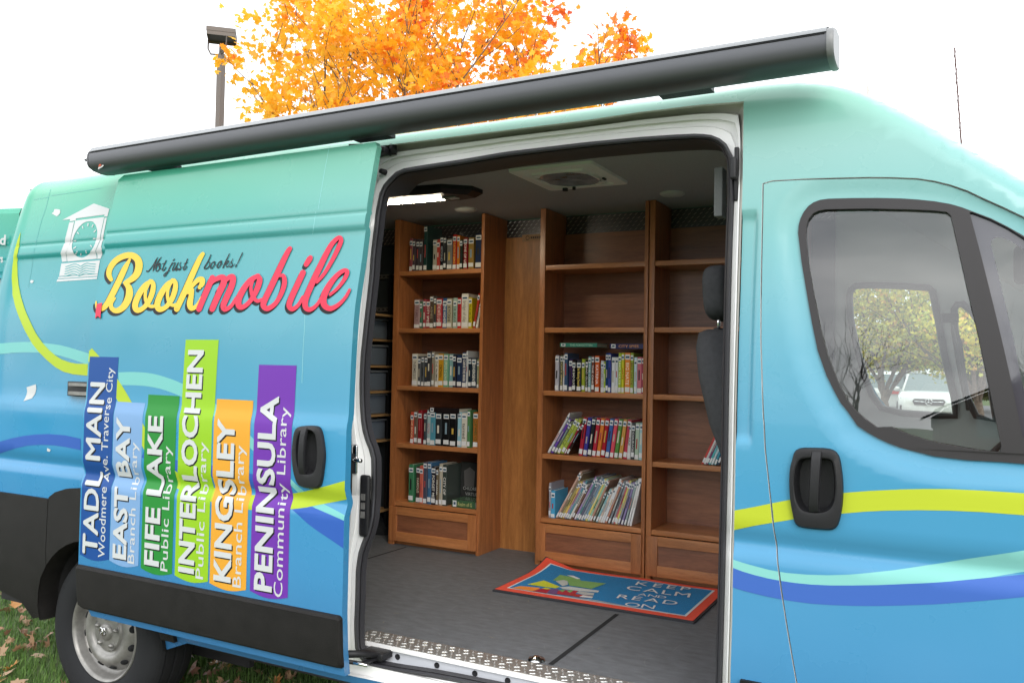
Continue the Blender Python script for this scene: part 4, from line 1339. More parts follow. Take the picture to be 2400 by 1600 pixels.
b.loft([R0, R1], M_BLACK, cap=True)
b.tube([(x0 - .02, 2.50, 2.555), (x0 - .045, 2.50, 2.552), (x0 - .045, 2.52, 2.545), (x0 - .02, 2.52, 2.54)], .005, M_BLACK)
b.build('end_cap', aw_case, sharp=50)
for x in (-3.20, -2.02, -.78):
    b = MB()
    b.box((x - .085, 2.605, aw(x) - .002), (x + .085, 2.66, aw(x) + .012), M_BLACK)
    b.box((x - .10, 2.621, aw(x) + .010), (x + .10, 2.640, aw(x) + .09), M_BLACK)
    b.build('awning_bracket', aw_case)
b = MB()    # maker's mark near the left end
yy = lambda x: 2.4805
for k_, col_ in (([(393, 402), (412, 352), (440, 350), (452, 372), (430, 395)], 'd2562c'), ([(390, 448), (400, 405), (440, 400), (480, 360), (494, 378), (460, 412), (425, 425), (405, 447)], 'e6e6e4')):
    pts = []
    for x_, y_ in k_:
        q = atY(180 + x_ * .12755, 340 + y_ * .12755, 2.4795)
        pts.append(q)
    b.add(pts, [tuple(range(len(pts)))[::-1]], hexmat(col_))
b.build('awning_badge', aw_case)
# antenna on the cab roof
b = MB()
A0 = atY(2254, 352, 2.95); A1 = atY(2237, 112, 2.95)
hx = [A0.lerp(A1, t / 60) for t in range(61)]
M_ANT = mat('antenna_whip', (.09, .05, .045), .5)
b.tube([A0 - Vector((0, 0, .03)), A0, A1], [.006, .0026, .0022], M_ANT, 6)
b.tube([p + Vector((math.cos(i * 1.2), math.sin(i * 1.2), 0)) * .0028 for i, p in enumerate(hx)], .0014, M_ANT, 5)
b.box(A0 + Vector((-.03, -.02, -.06)), A0 + Vector((.03, .02, -.02)), M_BLACK, bev=.008)
b.build('antenna', van)
# latch hardware on rear quarter (middle track end)
b = MB()
p0 = atY(172, 893, 2.56); p1 = atY(198, 928, 2.56)
b.box((p0.x, 2.53, p1.z), (p1.x + .06, 2.58, p0.z), M_BLACK, bev=.004)
b.box((p0.x + .03, 2.515, p1.z + .006), (p1.x + .10, 2.54, p1.z + .022), M_STEEL)
b.box((p0.x + .03, 2.515, p0.z - .020), (p1.x + .10, 2.54, p0.z - .006), M_STEEL)
b.build('track_bracket', van)

# rear door folded open behind the corner
HX, HY, HA = -4.40, 2.72, R(105)
dvec = Vector((-math.sin(HA), math.cos(HA), 0)); nvec = Vector((dvec.y, -dvec.x, 0))
if nvec.y > 0:
    nvec = -nvec
def atD(px, py):
    r = ray(px, py); o = Vector((0, 0, CAMZ)); p0_ = Vector((HX, HY, 0))
    t = (p0_ - o).dot(nvec) / r.dot(nvec)
    return o + r * t
b = MB()
rt_ = Matrix.Rotation(0, 3, 'Z')
def dpt(u, z, off):
    return Vector((HX, HY, 0)) + dvec * u + nvec * off + Vector((0, 0, z))
ztop = atD(46, 487).z
prof = [(.56, .0), (.60, .015), (.95, .02), (1.10, .008), (1.18, .02), (1.46, .02), (1.52, .006), (ztop - .46, .006), (ztop - .42, .014), (ztop - .36, .014), (ztop - .34, .022), (ztop - .30, .022), (ztop - .28, .010), (ztop - .03, .004), (ztop, -.01)]
b.loft([[dpt(u, z, o_) for z, o_ in prof] for u in (.0, .004, .76, .77)], M_WRAP, closed=False, smooth=False)
b.loft([[dpt(u, z, -.04) for z, o_ in prof] for u in (0, .77)], M_WHITE, closed=False, smooth=False)
b.add([dpt(0, .56, 0), dpt(0, ztop, -.01), dpt(0, ztop, -.04), dpt(0, .56, -.04)], [(0, 1, 2, 3)], M_WRAP)
b.add([dpt(0, ztop, -.01), dpt(.77, ztop, -.01), dpt(.77, ztop, -.04), dpt(0, ztop, -.04)], [(0, 1, 2, 3)], M_WRAP)
def Dp(x, y):
    a, c_, s_ = CR['C']
    return atD(a + x * s_, c_ + y * s_) + nvec * .025
text3(b, 'ad', Dp(-28, 708), Dp(112, 703), Dp(-20, 590), WHT, bold=.03)
text3(b, 'ors', Dp(-8, 922), Dp(80, 919), Dp(-4, 828), WHT, bold=.03)
rd = b.build('rear_door', van)
b = MB()
q = atD(4, 668) + nvec * .03
b.box(q + Vector((-.10, -.03, -.035)), q + Vector((.03, .02, .035)), M_CHROME, bev=.01)
b.box(q + Vector((-.10, -.02, -.12)), q + Vector((.0, .02, -.05)), M_WHITE, bev=.01)
b.build('door_hinge', rd)
# front bumper and lamps so that the nose reads from the side
b = MB()
b.box((1.35, 2.72, .32), (1.68, 4.41, .66), M_CLAD, bev=.06)
b.build('front_bumper', van)
# ================================================================= INSIDE
CZ = 2.505
FW = 4.15      # front face of the bookcases
b = MB()
M_FLOOR = mat('rubber_floor', (.122, .130, .142), .55, noise_amt=.22, noise_scale=14, stretch=(1, 2.4, 1), bump=.4, bump_scale=160)
b.box((-4.30, 2.70, .50), (.55, 4.46, FZ), M_FLOOR)
M_SCUFF = mat('floor_scuff', (.26, .265, .27), .6)
rs_ = random.Random(5)
for k in range(150):
    x, y = rs_.uniform(-2.3, -.7), rs_.uniform(2.80, 4.1)
    a = rs_.gauss(.3, .8); L_ = rs_.uniform(.02, .16); cv = rs_.gauss(0, 4); P = []
    for i in range(7):
        P.append(Vector((x, y, FZ + .0006 + k * 2e-6))); x += math.cos(a) * L_ / 6; y += math.sin(a) * L_ / 6; a += cv * L_ / 6
    w_ = rs_.choice([.0004, .0005, .0009])
    vs = []
    for i, q in enumerate(P):
        d = (P[min(i + 1, 6)] - P[max(i - 1, 0)]).normalized(); e = Vector((-d.y, d.x, 0)) * w_ * (1 - abs(i - 3) / 3.3)
        vs += [q - e, q + e]
    b.add(vs, [(2 * i, 2 * i + 2, 2 * i + 3, 2 * i + 1) for i in range(6)], M_SCUFF)
b.build('floor', van)
# seams and scuffs
def fl(px, py):
    return atZ(px, py, FZ + .0015)
for (x0, y0), (x1, y1), wd in (((1446.7, 1438), (1290, 1556), .010), ((853, 1311), (952, 1281), .006)):
    a_, c_ = fl(x0, y0), fl(x1, y1)
    d = (c_ - a_).normalized(); e = Vector((-d.y, d.x, 0)) * wd
    b = MB()
    b.add([a_ - e, a_ + e, c_ + e, c_ - e], [(0, 1, 2, 3)], M_DARK)
    b.build('floor_seam', van)
b = MB()
random.seed(7)
M_STRAW = mat('straw', (.42, .33, .18), .7)
for k in range(60):
    px_ = random.uniform(860, 1500); py_ = random.uniform(1310, 1520)
    if py_ > 1330 + (px_ - 860) * .25 + 150:
        continue
    c_ = fl(px_, py_); a = random.uniform(0, 3.14); L = random.choice([.002, .003, .004, .012, .02])
    d = Vector((math.cos(a), math.sin(a), 0)) * L; e = Vector((-math.sin(a), math.cos(a), 0)) * .0009
    u = Vector((0, 0, .001))
    b.add([c_ - d + u, c_ + e + u, c_ + d + u, c_ - e + u], [(0, 1, 2, 3)], M_STRAW)
cr = b.build('floor_crumbs'); tag(cr, 'bits of straw and crumbs scattered over the dark rubber van floor', 'debris'); cr['kind'] = 'stuff'

b = MB()
b.box((-4.30, 2.79, CZ), (-.50, 4.44, CZ + .012), M_CEIL)
b.add([(-.50, 2.80, CZ), (-.30, 2.80, 2.39), (.25, 2.82, 2.00), (.25, 4.34, 2.00), (-.30, 4.40, 2.39), (-.50, 4.44, CZ)], [(0, 1, 4, 5), (1, 2, 3, 4)], M_CABGREY)
b.box((-4.3, 2.785, CZ - .03), (-.62, 2.81, CZ + .02), M_CABDARK)
b.box((-1.40, 2.80, CZ - .04), (-.75, 2.86, CZ - .001), M_CABDARK)
b.build('ceiling', van)
b = MB()
b.box((-4.30, 4.44, .5), (-.55, 4.452, 2.52), M_WALLIN)
b.box((-4.32, 2.72, .5), (-4.30, 4.45, 2.52), M_WALLIN)
b.build('wall_lining', van)
# cheque plate strip under the ceiling
b = MB()
M_PLD = mat('chequer_dark', (.10, .10, .11), .3, metal=.8)
b.box((-4.28, 4.425, 2.395), (-.56, 4.439, 2.500), M_PLD)
for i in range(118):
    for j in range(5):
        x = -4.26 + i * .0315 + (j % 2) * .0157; z = 2.408 + j * .0205
        lug(b, (x, 4.4245, z), R(35), (0, -1, 0), L=.0115, W=.0026, H=.0022, m=M_LUG)
b.build('chequer_wall_strip', van)
# wood panel between the cases with maker's plaque
b = MB()
b.box((-2.388, 4.405, FZ), (-2.03, 4.422, 2.394), M_WOODP)
pn = b.build('wood_panel', van)
b = MB()
q0 = atY(1224, 566, 4.40); q1 = atY(1268, 548, 4.40)
b.box((q0.x, 4.400, q0.z), (-2.045, 4.4048, q1.z), mat('plaque_wood', (.36, .20, .09), .5))
b.lathe([(.010, 0), (.012, .0006), (.014, 0)], (q0.x + .035, 4.3998, (q0.z + q1.z) / 2), (0, -1, 0), INK, 6)
for k in range(5):
    b.box((q0.x + .055 + k * .014, 4.3994, (q0.z + q1.z) / 2 - .006), (q0.x + .064 + k * .014, 4.4, (q0.z + q1.z) / 2 + .006), INK)
b.build('plaque', pn)
# near side lining (seen only as a dark return)
b = MB()
b.box((-4.3, 2.74, FZ), (-2.26, 2.75, CZ), M_WALLIN)
b.build('near_lining', van)
# cargo rails on the dark wall at the far left
b = MB()
for z in (2.196, 1.985):
    b.box((-4.2, 4.42, z - .014), (-3.05, 4.439, z + .014), M_STEEL)
    for k in range(34):
        b.box((-4.18 + k * .033, 4.4185, z - .004), (-4.165 + k * .033, 4.4199, z + .004), M_DARK)
b.build('cargo_rail', van)

# ---- ceiling vent
def zrect(pts, k):
    return [atZ(*C(k, [p])[0], CZ) for p in pts]
vx0, vx1, vy0, vy1 = -1.765, -1.362, 3.255, 3.705
b = MB()
M_VENT = mat('vent_plastic', (.85, .84, .80), .5)
def rr_ring(x0, x1, y0, y1, z, r=.02, n=6):
    P = []
    for cx, cy_, a0 in ((x1 - r, y1 - r, 0), (x0 + r, y1 - r, 90), (x0 + r, y0 + r, 180), (x1 - r, y0 + r, 270)):
        for k in range(n):
            a = R(a0 + 90 * k / (n - 1))
            P.append(Vector((cx + r * math.cos(a), cy_ + r * math.sin(a), z)))
    return P
m_ = lambda d, z: rr_ring(vx0 + d, vx1 - d, vy0 + d, vy1 - d, z, max(.012, .02 - d * .1))
b.loft([m_(0, CZ), m_(.002, CZ - .012), m_(.05, CZ - .016), m_(.055, CZ - .008), m_(.075, CZ - .008), m_(.08, CZ - .02)], M_VENT)
cx_, cy_ = (vx0 + vx1) / 2, (vy0 + vy1) / 2
fr = [Vector((cx_ + .135 * math.cos(t * math.pi / 12), cy_ + .155 * math.sin(t * math.pi / 12), CZ - .02)) for t in range(24)]
sq = resample([tuple(p) for p in m_(.08, CZ - .02)], 24)
sq = sorted([Vector(p) for p in sq], key=lambda p: math.atan2(p.y - cy_, p.x - cx_) % (2 * math.pi))
b.loft([sq, fr, [Vector((p.x, p.y, CZ + .0)) for p in fr]], M_VENT)
b.loft([[Vector((cx_ + (p.x - cx_) * .985, cy_ + (p.y - cy_) * .985, CZ - .018)) for p in fr], [Vector((cx_ + (p.x - cx_) * .5, cy_ + (p.y - cy_) * .5, CZ - .014)) for p in fr]], mat('vent_dome', (.42, .45, .52), .15, coat=.8, noise_amt=.5, noise_scale=12), cap=True)
vent = b.build('ceiling_vent', van, sharp=40)
for x_, y_, r_ in ((-1.655, 3.635, .013), (-1.605, 3.625, .008)):
    b = MB()
    b.lathe([(r_, 0), (r_, -.014), (0, -.014)], (x_, y_, CZ - .02), (0, 0, 1), M_BLACK, 16)
    b.build('vent_knob', vent)
b = MB()
b.box((-1.415, 3.50, CZ - .024), (-1.405, 3.53, CZ - .018), M_BLACK)
b.build('vent_switch', vent)
# dome lamps (off)
M_DOME = mat('dome_lens', (.55, .55, .52), .45)
for x_, y_ in ((-2.432, 4.012), (-1.255, 4.028)):
    b = MB()
    b.lathe([(.062, 0), (.062, -.006), (.054, -.012), (.03, -.017), (0, -.018)], (x_, y_, CZ), (0, 0, 1), M_DOME, 32)
    b.build('dome_lamp', van)
# bar lamp (lit)
b = MB()
hs = [(-2.72, 3.36), (-2.20, 3.40), (-2.085, 3.50), (-2.085, 3.60), (-2.20, 3.63), (-2.72, 3.64)]
hz = [Vector((x, y, CZ)) for x, y in hs]
lo = [Vector((-2.42 + (x + 2.42) * .9, 3.52 + (y - 3.52) * .8, CZ - .04)) for x, y in hs]
b.loft([hz, [p + Vector((0, 0, -.02)) for p in hz], lo], M_BLACK, cap=True, smooth=False)
lamp = b.build('bar_lamp', van)
b = MB()
A = [(-2.62, 3.525), (-2.60, 3.50), (-2.255, 3.535), (-2.225, 3.575), (-2.60, 3.545)]
b.box((-2.268, 3.506, CZ - .046), (-2.19, 3.554, CZ - .041), M_GREYW)
b.box((-2.262, 3.513, CZ - .0475), (-2.235, 3.545, CZ - .0462), M_BLACK)
b.build('lamp_bezel', lamp)
b = MB()
b.loft([[Vector((-2.62, 3.519, CZ - .0465)), Vector((-2.62, 3.522, CZ - .0485)), Vector((-2.62, 3.525, CZ - .0465))], [Vector((-2.50, 3.515, CZ - .0465)), Vector((-2.50, 3.528, CZ - .0500)), Vector((-2.50, 3.541, CZ - .0465))], [Vector((-2.27, 3.513, CZ - .0465)), Vector((-2.27, 3.530, CZ - .0500)), Vector((-2.27, 3.547, CZ - .0465))]], mat('lamp_diffuser', (.9, .9, .85), .4, emis=(1, .86, .62), estr=115), smooth=False, cap=True)
b.build('lamp_diffuser', lamp)

# ================================================================= BOOKCASES
SZ = [.825, 1.168, 1.509, 1.850, 2.190]
def bookcase(x0, x1, lt, rt_t, label, yb=4.42, backtop=2.394, drawer=True):
    t = thing('bookcase', label, 'bookcase', ((x0 + x1) / 2, FW + .13, FZ), group='built in maple bookcases along the far wall')
    for a, c_ in ((x0, x0 + lt), (x1 - rt_t, x1)):
        b = MB(); b.box((a, FW, FZ), (c_, yb, 2.502), M_WOODZ, bev=.0015); b.build('side_panel', t)
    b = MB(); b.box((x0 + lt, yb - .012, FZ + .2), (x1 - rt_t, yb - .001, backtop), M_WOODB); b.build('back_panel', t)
    for i, z in enumerate(SZ):
        b = MB(); b.box((x0 + lt + .0005, FW + .004, z - .026), (x1 - rt_t - .0005, yb - .013, z), M_WOODX, bev=.0015); b.build('shelf', t)
    b = MB(); b.box((x0 + lt, FW + .03, FZ), (x1 - rt_t, FW + .045, FZ + .03), M_WOODX); b.build('toe_kick', t)
    # shaker drawer front
    dx0, dx1, dz0, dz1 = x0 + .012, x1 - .012, FZ + .025, .796
    rail = .055
    b = MB()
    yf = FW - .016
    b.box((dx0, yf, dz0), (dx0 + rail, FW - .0005, dz1), M_WOODZ, bev=.002); b.box((dx1 - rail, yf, dz0), (dx1, FW - .0005, dz1), M_WOODZ, bev=.002)
    b.box((dx0 + rail, yf + .0005, dz0), (dx1 - rail, FW - .0005, dz0 + rail), M_WOODX, bev=.002); b.box((dx0 + rail, yf + .0005, dz1 - rail * .85), (dx1 - rail, FW - .0005, dz1), M_WOODX, bev=.002)
    b.box((dx0 + rail, yf + .010, dz0 + rail), (dx1 - rail, FW - .0008, dz1 - rail * .85), M_WOODB)
    b.build('drawer_front', t)
    return t
bookcase(-3.008, -2.386, .038, .020, 'narrow maple bookcase full of upright books beside the dark left wall')
bookcase(-2.034, -1.4155, .032, .020, 'middle maple bookcase with two empty upper shelves, right of the plain wood panel')
bookcase(-1.409, -.66, .028, .028, 'rightmost maple bookcase, nearly empty, half hidden behind the headrest')

# ================================================================= BOOKS
BY = FW + .018
ORD = ['first', 'second', 'third', 'fourth', 'fifth', 'sixth', 'seventh', 'eighth', 'ninth', 'tenth', 'eleventh', 'twelfth', 'thirteenth', 'fourteenth', 'fifteenth',
       'sixteenth', 'seventeenth', 'eighteenth', 'nineteenth', 'twentieth', '21st', '22nd', '23rd', '24th', '25th', '26th', '27th', '28th']
M_BLUEST = hexmat('3d5a72', .4, .2)
rng = random.Random(11)
def bcol(h):
    return mat('cover_' + h, [min(.9, c * 1.1 + .004) for c in srgb(h)], .25, coat=.5)
def book(x, z, wd, h, colr, label, lean=0, title=None, tcol='e8e6e0', dp=.17, group='books', y=None, thin=False, tsz=1.0):
    """upright book: spine faces the door (-Y); lean tilts its top to +X"""
    y = BY + rng.uniform(-.004, .006) if y is None else y
    rot = Matrix.Rotation(lean, 3, 'Y'); org = Vector((x if lean >= 0 else x + wd, y, z))
    if lean > 0:
        org = Vector((x + wd, y, z))
    def tr(p):
        return rot @ (Vector(p) - org) + org
    cv = MB(); m_ = bcol(colr)
    r_ = min(.003, wd * .2)
    # spine and two boards
    th = min(.0025, wd * .2)
    sec = [(0, dp), (0, r_), (r_, 0), (wd - r_, 0), (wd, r_), (wd, dp), (wd - th, dp), (wd - th, th * 1.2), (th, th * 1.2), (th, dp)]
    n = len(sec)
    V_ = [tr((x + a, y + c_, z)) for a, c_ in sec] + [tr((x + a, y + c_, z + h)) for a, c_ in sec]
    F_ = [(i, (i + 1) % n, n + (i + 1) % n, n + i) for i in range(n)] + [tuple(range(n))[::-1], tuple(range(n, 2 * n))]
    cv.add(V_, F_, m_)
    if title:
        L_ = min(h * .62, .012 * len(title) * 1.2) * tsz
        zc = z + h * .48
        hh = min(wd * .55, .02)
        text3(cv, title, tr((x + wd / 2 - hh / 2, y - .0004, zc + L_ / 2)), tr((x + wd / 2 - hh / 2, y - .0004, zc - L_ / 2)), tr((x + wd / 2 + hh / 2, y - .0004, zc + L_ / 2)), hexmat(tcol, .5, 0), bold=.01)
    else:
        # printed band and rule on the spine
        c2 = rng.choice(['d8d4c8', '26262a', 'b8b0a0', 'c8a850', '8098a8', 'a84848'])
        z0 = z + h * rng.uniform(.28, .45); z1 = z0 + h * rng.uniform(.15, .35)
        cv.add([tr((x + wd * .3, y - .0003, z0)), tr((x + wd * .62, y - .0003, z0)), tr((x + wd * .62, y - .0003, z1)), tr((x + wd * .3, y - .0003, z1))], [(0, 1, 2, 3)], hexmat(c2, .5, 0))
    o = cv.build('book')
    tag(o, label, 'book', group)
    pg = MB()
    sec = [(th + .0002, .004), (wd - th - .0002, .004), (wd - th - .0002, dp - .004), (th + .0002, dp - .004)]
    pg.add([tr((x + a, y + c_, z + .003)) for a, c_ in sec] + [tr((x + a, y + c_, z + h - .003)) for a, c_ in sec], [(0, 1, 5, 4), (1, 2, 6, 5), (2, 3, 7, 6), (3, 0, 4, 7), (4, 5, 6, 7), (3, 2, 1, 0)], M_PAGES)
    pg.build('pages', o)
    st = MB()
    e = wd * .06
    jt = rng.uniform(-.003, .010)
    for z0, z1 in ((.004 + max(0, jt), min(.030, h * .15) + jt),):
        st.add([tr((x + e, y - .0006, z + z0)), tr((x + wd - e, y - .0006, z + z0)), tr((x + wd - e, y - .0006, z + z1)), tr((x + e, y - .0006, z + z1))], [(0, 1, 2, 3)], M_PAPER)
    st.build('call_number_label', o)
    st = MB()
    js = rng.uniform(-.003, .012) * (rng.random() < .6)
    za, zb_ = h - .034 - js, h - .008 - js
    h = h - js
    st.add([tr((x + e, y - .0006, z + za)), tr((x + wd - e, y - .0006, z + za)), tr((x + wd - e, y - .0006, z + zb_)), tr((x + e, y - .0006, z + zb_))], [(0, 1, 2, 3)], M_PAPER)
    st.add([tr((x + e * 2.5, y - .0009, z + h - .027)), tr((x + wd - e * 2.5, y - .0009, z + h - .027)), tr((x + wd - e * 3, y - .0009, z + h - .017)), tr((x + e * 3, y - .0009, z + h - .017))], [(0, 1, 2, 3)], M_BLUEST)
    st.build('library_sticker', o)
    return o
def pxX(k, x, y):
    q = C(k, [(x, y)])[0]
    return atY(q[0], q[1], BY)
def shelf_books(k, z, ybot, rows, where, group, leans=None):
    n = len(rows)
    for i, rw in enumerate(rows):
        xl_, xr_, yt, colr, cname = rw[:5]
        title = rw[5] if len(rw) > 5 and rw[5] else None
        tcol = rw[6] if len(rw) > 6 else 'e8e6e0'
        p0 = pxX(k, xl_, ybot); p1 = pxX(k, xr_, ybot); pt = pxX(k, xl_ + 8, yt)
        wd = max(.008, p1.x - p0.x - .0006)
        h = max(.10, min(pt.z - z, .30))
        if title:
            lab = '%s book titled %s, on the %s' % (cname, title.lower() if False else title, where)
            if title in USED.get(where, []):
                lab = '%s book, %s from left on the %s' % (cname, ORD[i], where)
            USED.setdefault(where, []).append(title)
        else:
            lab = '%s book, %s from left on the %s' % (cname, ORD[i], where)
        book(p0.x, z + .0005, wd, h, colr, lab, title=title, tcol=tcol, group=group, dp=rng.uniform(.145, .175))
USED = {}
G1 = 'books on the left bookcase'; G2 = 'books on the middle bookcase'
shelf_books('L1', SZ[4], 570, [(218, 245, 293, '8a4048', 'dull red'), (247, 272, 300, '43333c', 'dark plum'), (274, 300, 300, '3c343c', 'dark plum'), (302, 330, 300, '43393c', 'dark brown'), (342, 372, 185, '1f3f3c', 'tall teal and red'),
    (425, 458, 308, 'aaa698', 'cream'), (460, 487, 305, 'b04038', 'white and red'), (488, 516, 278, '181c24', 'black', 'BEYOND', 'a8b0b8'), (520, 543, 282, '24282c', 'charcoal'), (546, 592, 300, '787874', 'grey patterned'),
    (595, 628, 262, 'a82820', 'bright red', 'FOUNTAINS OF SILENCE', 'f0c060'), (629, 656, 268, 'c87828', 'orange'), (660, 685, 305, '283028', 'dark green', None), (694, 728, 292, '8c1c24', 'crimson', 'ONE OF US'), (735, 782, 290, '94763c', 'tan'), (792, 848, 255, '1c2c4c', 'navy')], 'top shelf of the left bookcase', G1)
shelf_books('L1', SZ[3], 1075, [(260, 308, 828, 'a08488', 'dusty pink', 'FAMILY', '806068'), (310, 333, 845, '3f6850', 'green'), (335, 360, 825, '983844', 'rose red', None), (361, 397, 838, '8c2838', 'crimson', 'CITY SPIES'), (400, 432, 795, '4c4034', 'dark brown', 'ASHES', 'a09880'), (434, 456, 800, '3c3838', 'charcoal'),
    (458, 506, 820, 'a82c34', 'red', 'THE HATE U GIVE'), (508, 546, 818, '345888', 'blue', 'THE HIGHER'), (548, 592, 820, 'a8a490', 'cream', 'KYOSHI', '20201c'), (598, 632, 815, '9cb4ac', 'pale green', 'THE BRAVE', '284830'), (635, 668, 815, 'c02c34', 'pink and red', 'PUNCHING THE AIR', '1c1c1c'), (672, 732, 778, 'd0ccc4', 'thick white', 'bridge of clay', '807870'), (738, 768, 812, 'c4b41c', 'yellow', 'TRUE OR FALSE', '304020')], 'second shelf of the left bookcase', G1)
for i, (x_, c_, nm) in enumerate(((775, 'a83420', 'thin red book leaning against the right side, second shelf of the left bookcase'), (800, 'c8c4bc', 'thin white book leaning at the right end, second shelf of the left bookcase'))):
    p0 = pxX('L1', x_ - 4, 1070)
    book(p0.x, SZ[3] + .001, .014, .20 - i * .05, c_, nm, lean=.17 + .02 * i, group=G1, y=BY + .004)
shelf_books('L2', SZ[2], 335, [(200, 240, 90, 'c8c4b8', 'off white', 'NEMESIS', '706c68'), (248, 269, 108, '4c5054', 'grey'), (270, 291, 108, '484c50', 'grey'), (292, 313, 112, '383c44', 'slate'), (315, 343, 72, '343438', 'tall charcoal'), (346, 366, 75, '8c8474', 'taupe'),
    (368, 393, 95, 'd0ccc0', 'white', 'THE PROMISE', '38342c'), (395, 432, 90, 'bc8c20', 'gold', 'CROWN', '403010'), (435, 470, 92, '6ca084', 'mint green', 'OPPOSITE OF ALWAYS', 'd8e0c8'), (472, 501, 92, '78a0a4', 'pale teal'), (503, 527, 95, '242838', 'dark navy'), (530, 566, 100, '203050', 'navy blue'), (568, 599, 80, '48506c', 'tall slate blue', 'CARVE THE MARK'), (600, 612, 70, 'c0c4c8', 'thin silver'), (615, 639, 120, '142434', 'midnight blue'), (642, 676, 122, '384450', 'blue grey', 'DIVERGENT'), (678, 693, 130, '8c9470', 'olive')], 'third shelf of the left bookcase', G1)
shelf_books('L2', SZ[1], 768, [(190, 214, 518, 'b84834', 'orange red', 'THE BOOK', 'e8c8a0'), (216, 241, 512, '685448', 'brown', None), (243, 272, 505, '841c24', 'dark red'), (287, 309, 525, '3c444c', 'dark slate'), (311, 336, 505, '9cb4b8', 'pale blue', 'OCTO', 'c03040'), (338, 374, 505, '4c8ca0', 'teal', None), (378, 421, 515, '282c30', 'charcoal', None), (435, 479, 520, '121214', 'black', None), (482, 526, 525, '101012', 'thick black', None), (532, 562, 518, '8cb8c8', 'pale sky blue', None), (568, 607, 525, 'c8c4b8', 'cream', 'turned', '302c28'), (609, 631, 505, '4c7c4c', 'green', None), (648, 686, 520, 'a8682c', 'orange', 'CLAP WHEN YOU', '30502c')], 'fourth shelf of the left bookcase', G1)
shelf_books('L2', SZ[0], 1192, [(175, 211, 903, '3c7854', 'green', None), (228, 256, 920, '483430', 'dark brown', 'FAMOUS', 'd8c8b0'), (258, 284, 912, 'c06050', 'coral', None), (285, 313, 885, '484858', 'tall grey', None), (317, 344, 888, '3c6488', 'steel blue', None), (346, 378, 920, '201c28', 'black', 'FORGET ME'), (380, 397, 935, '685c48', 'olive brown', 'IGUANA'), (399, 423, 898, 'b0a898', 'beige', None), (425, 456, 905, '38403c', 'dark green', 'CITY OF')], 'bottom shelf of the left bookcase', G1)
shelf_books('R1', SZ[2], 675, [(290, 335, 258, 'b4b4c0', 'silver grey', None), (350, 380, 256, '5c5c48', 'olive', 'CITY SPIES', 'd8c890'), (381, 401, 256, 'c8c8d0', 'thin white', None), (402, 441, 230, '3c5474', 'tall slate blue', None), (450, 489, 300, '3c2854', 'purple', None), (491, 531, 310, '101012', 'black', 'THE BAD GUYS'), (540, 592, 310, '34343c', 'charcoal', 'The Missing Sword', 'e0c850'), (600, 636, 300, '98a838', 'lime green', None), (640, 671, 310, '121214', 'black', 'BAD GUYS'), (675, 706, 272, '78a8b0', 'pale teal', 'THE LOST'), (710, 744, 262, '744840', 'brown', 'THE ONE'), (748, 800, 262, 'd05c28', 'orange', 'KATRINA'), (815, 850, 318, 'c8c8d0', 'white', 'GAME ON', '808088'), (852, 872, 330, 'a0b838', 'thin green', None),
    (874, 903, 232, '1c3c6c', 'navy blue', None), (905, 938, 232, '3c4898', 'royal blue', None), (940, 983, 280, 'dce0e4', 'white', None), (985, 1018, 280, 'd0d4dc', 'thin white', None), (1020, 1055, 232, 'a8c040', 'lime', 'BIG NATE', 'f0f0d0'), (1057, 1090, 232, 'd0cc30', 'yellow', 'NATE', 'b03020'), (1093, 1156, 230, 'ec8c38', 'wide orange', 'BIG NATE', 'f8e8d0'), (1159, 1196, 230, '94ac40', 'leaf green', 'BIG NATE', '802020'), (1200, 1236, 280, 'c0d8e0', 'pale blue', None), (1239, 1291, 278, 'c86c7c', 'pink', None), (1293, 1313, 280, '983c54', 'burgundy', None)], 'third shelf of the middle bookcase', G2)
# leaning group, fourth shelf of the middle case
W4 = 'fourth shelf of the middle bookcase'
for i, (xb, hh, cl, nm, wd, ti) in enumerate(((205, .25, 'ccccd0', 'tall white book leaning at the left end', .012, None), (240, .215, '6444a0', 'thin purple book leaning second from left', .014, None), (276, .20, '687060', 'thin grey green book leaning third from left', .014, None), (312, .215, 'b0c058', 'yellow green book leaning fourth from left', .017, 'FORTUNE'), (354, .215, '9cac48', 'olive green book leaning fifth from left', .017, None), (396, .19, 'a02c3c', 'thin red book leaning sixth from left', .008, None), (420, .20, '30201c', 'dark brown book leaning with its cover showing', .012, None))):
    p0 = pxX('R1', xb, 1385)
    book(p0.x, SZ[1] + .003, wd, hh, cl, nm + ', ' + W4, lean=.52, title=ti, tcol='404820', group=G2, dp=.17, y=BY + .002)
ups = []
cl13 = [('a8283c', 'red'), ('403c94', 'purple'), ('26262c', 'black'), ('b42c40', 'raspberry red'), ('d87c34', 'orange'), ('a82030', 'crimson'), ('4464a8', 'blue'), ('d85464', 'pink'), ('5c8c44', 'green'), ('c8984c', 'tan'), ('b83c50', 'rose')]
for i, (cl, nm) in enumerate(cl13):
    xb = 562 + i * 51
    p0 = pxX('R1', xb, 1400 + i * 3); p1 = pxX('R1', xb + 42, 1400 + i * 3)
    o = book(p0.x, SZ[1] + .001, p1.x - p0.x, .205, cl, 'laminated %s paperback, %s of the slanting row in the middle bookcase' % (nm, ORD[i]), lean=.13, group=G2, title='reader' if False else None, y=BY + .003)
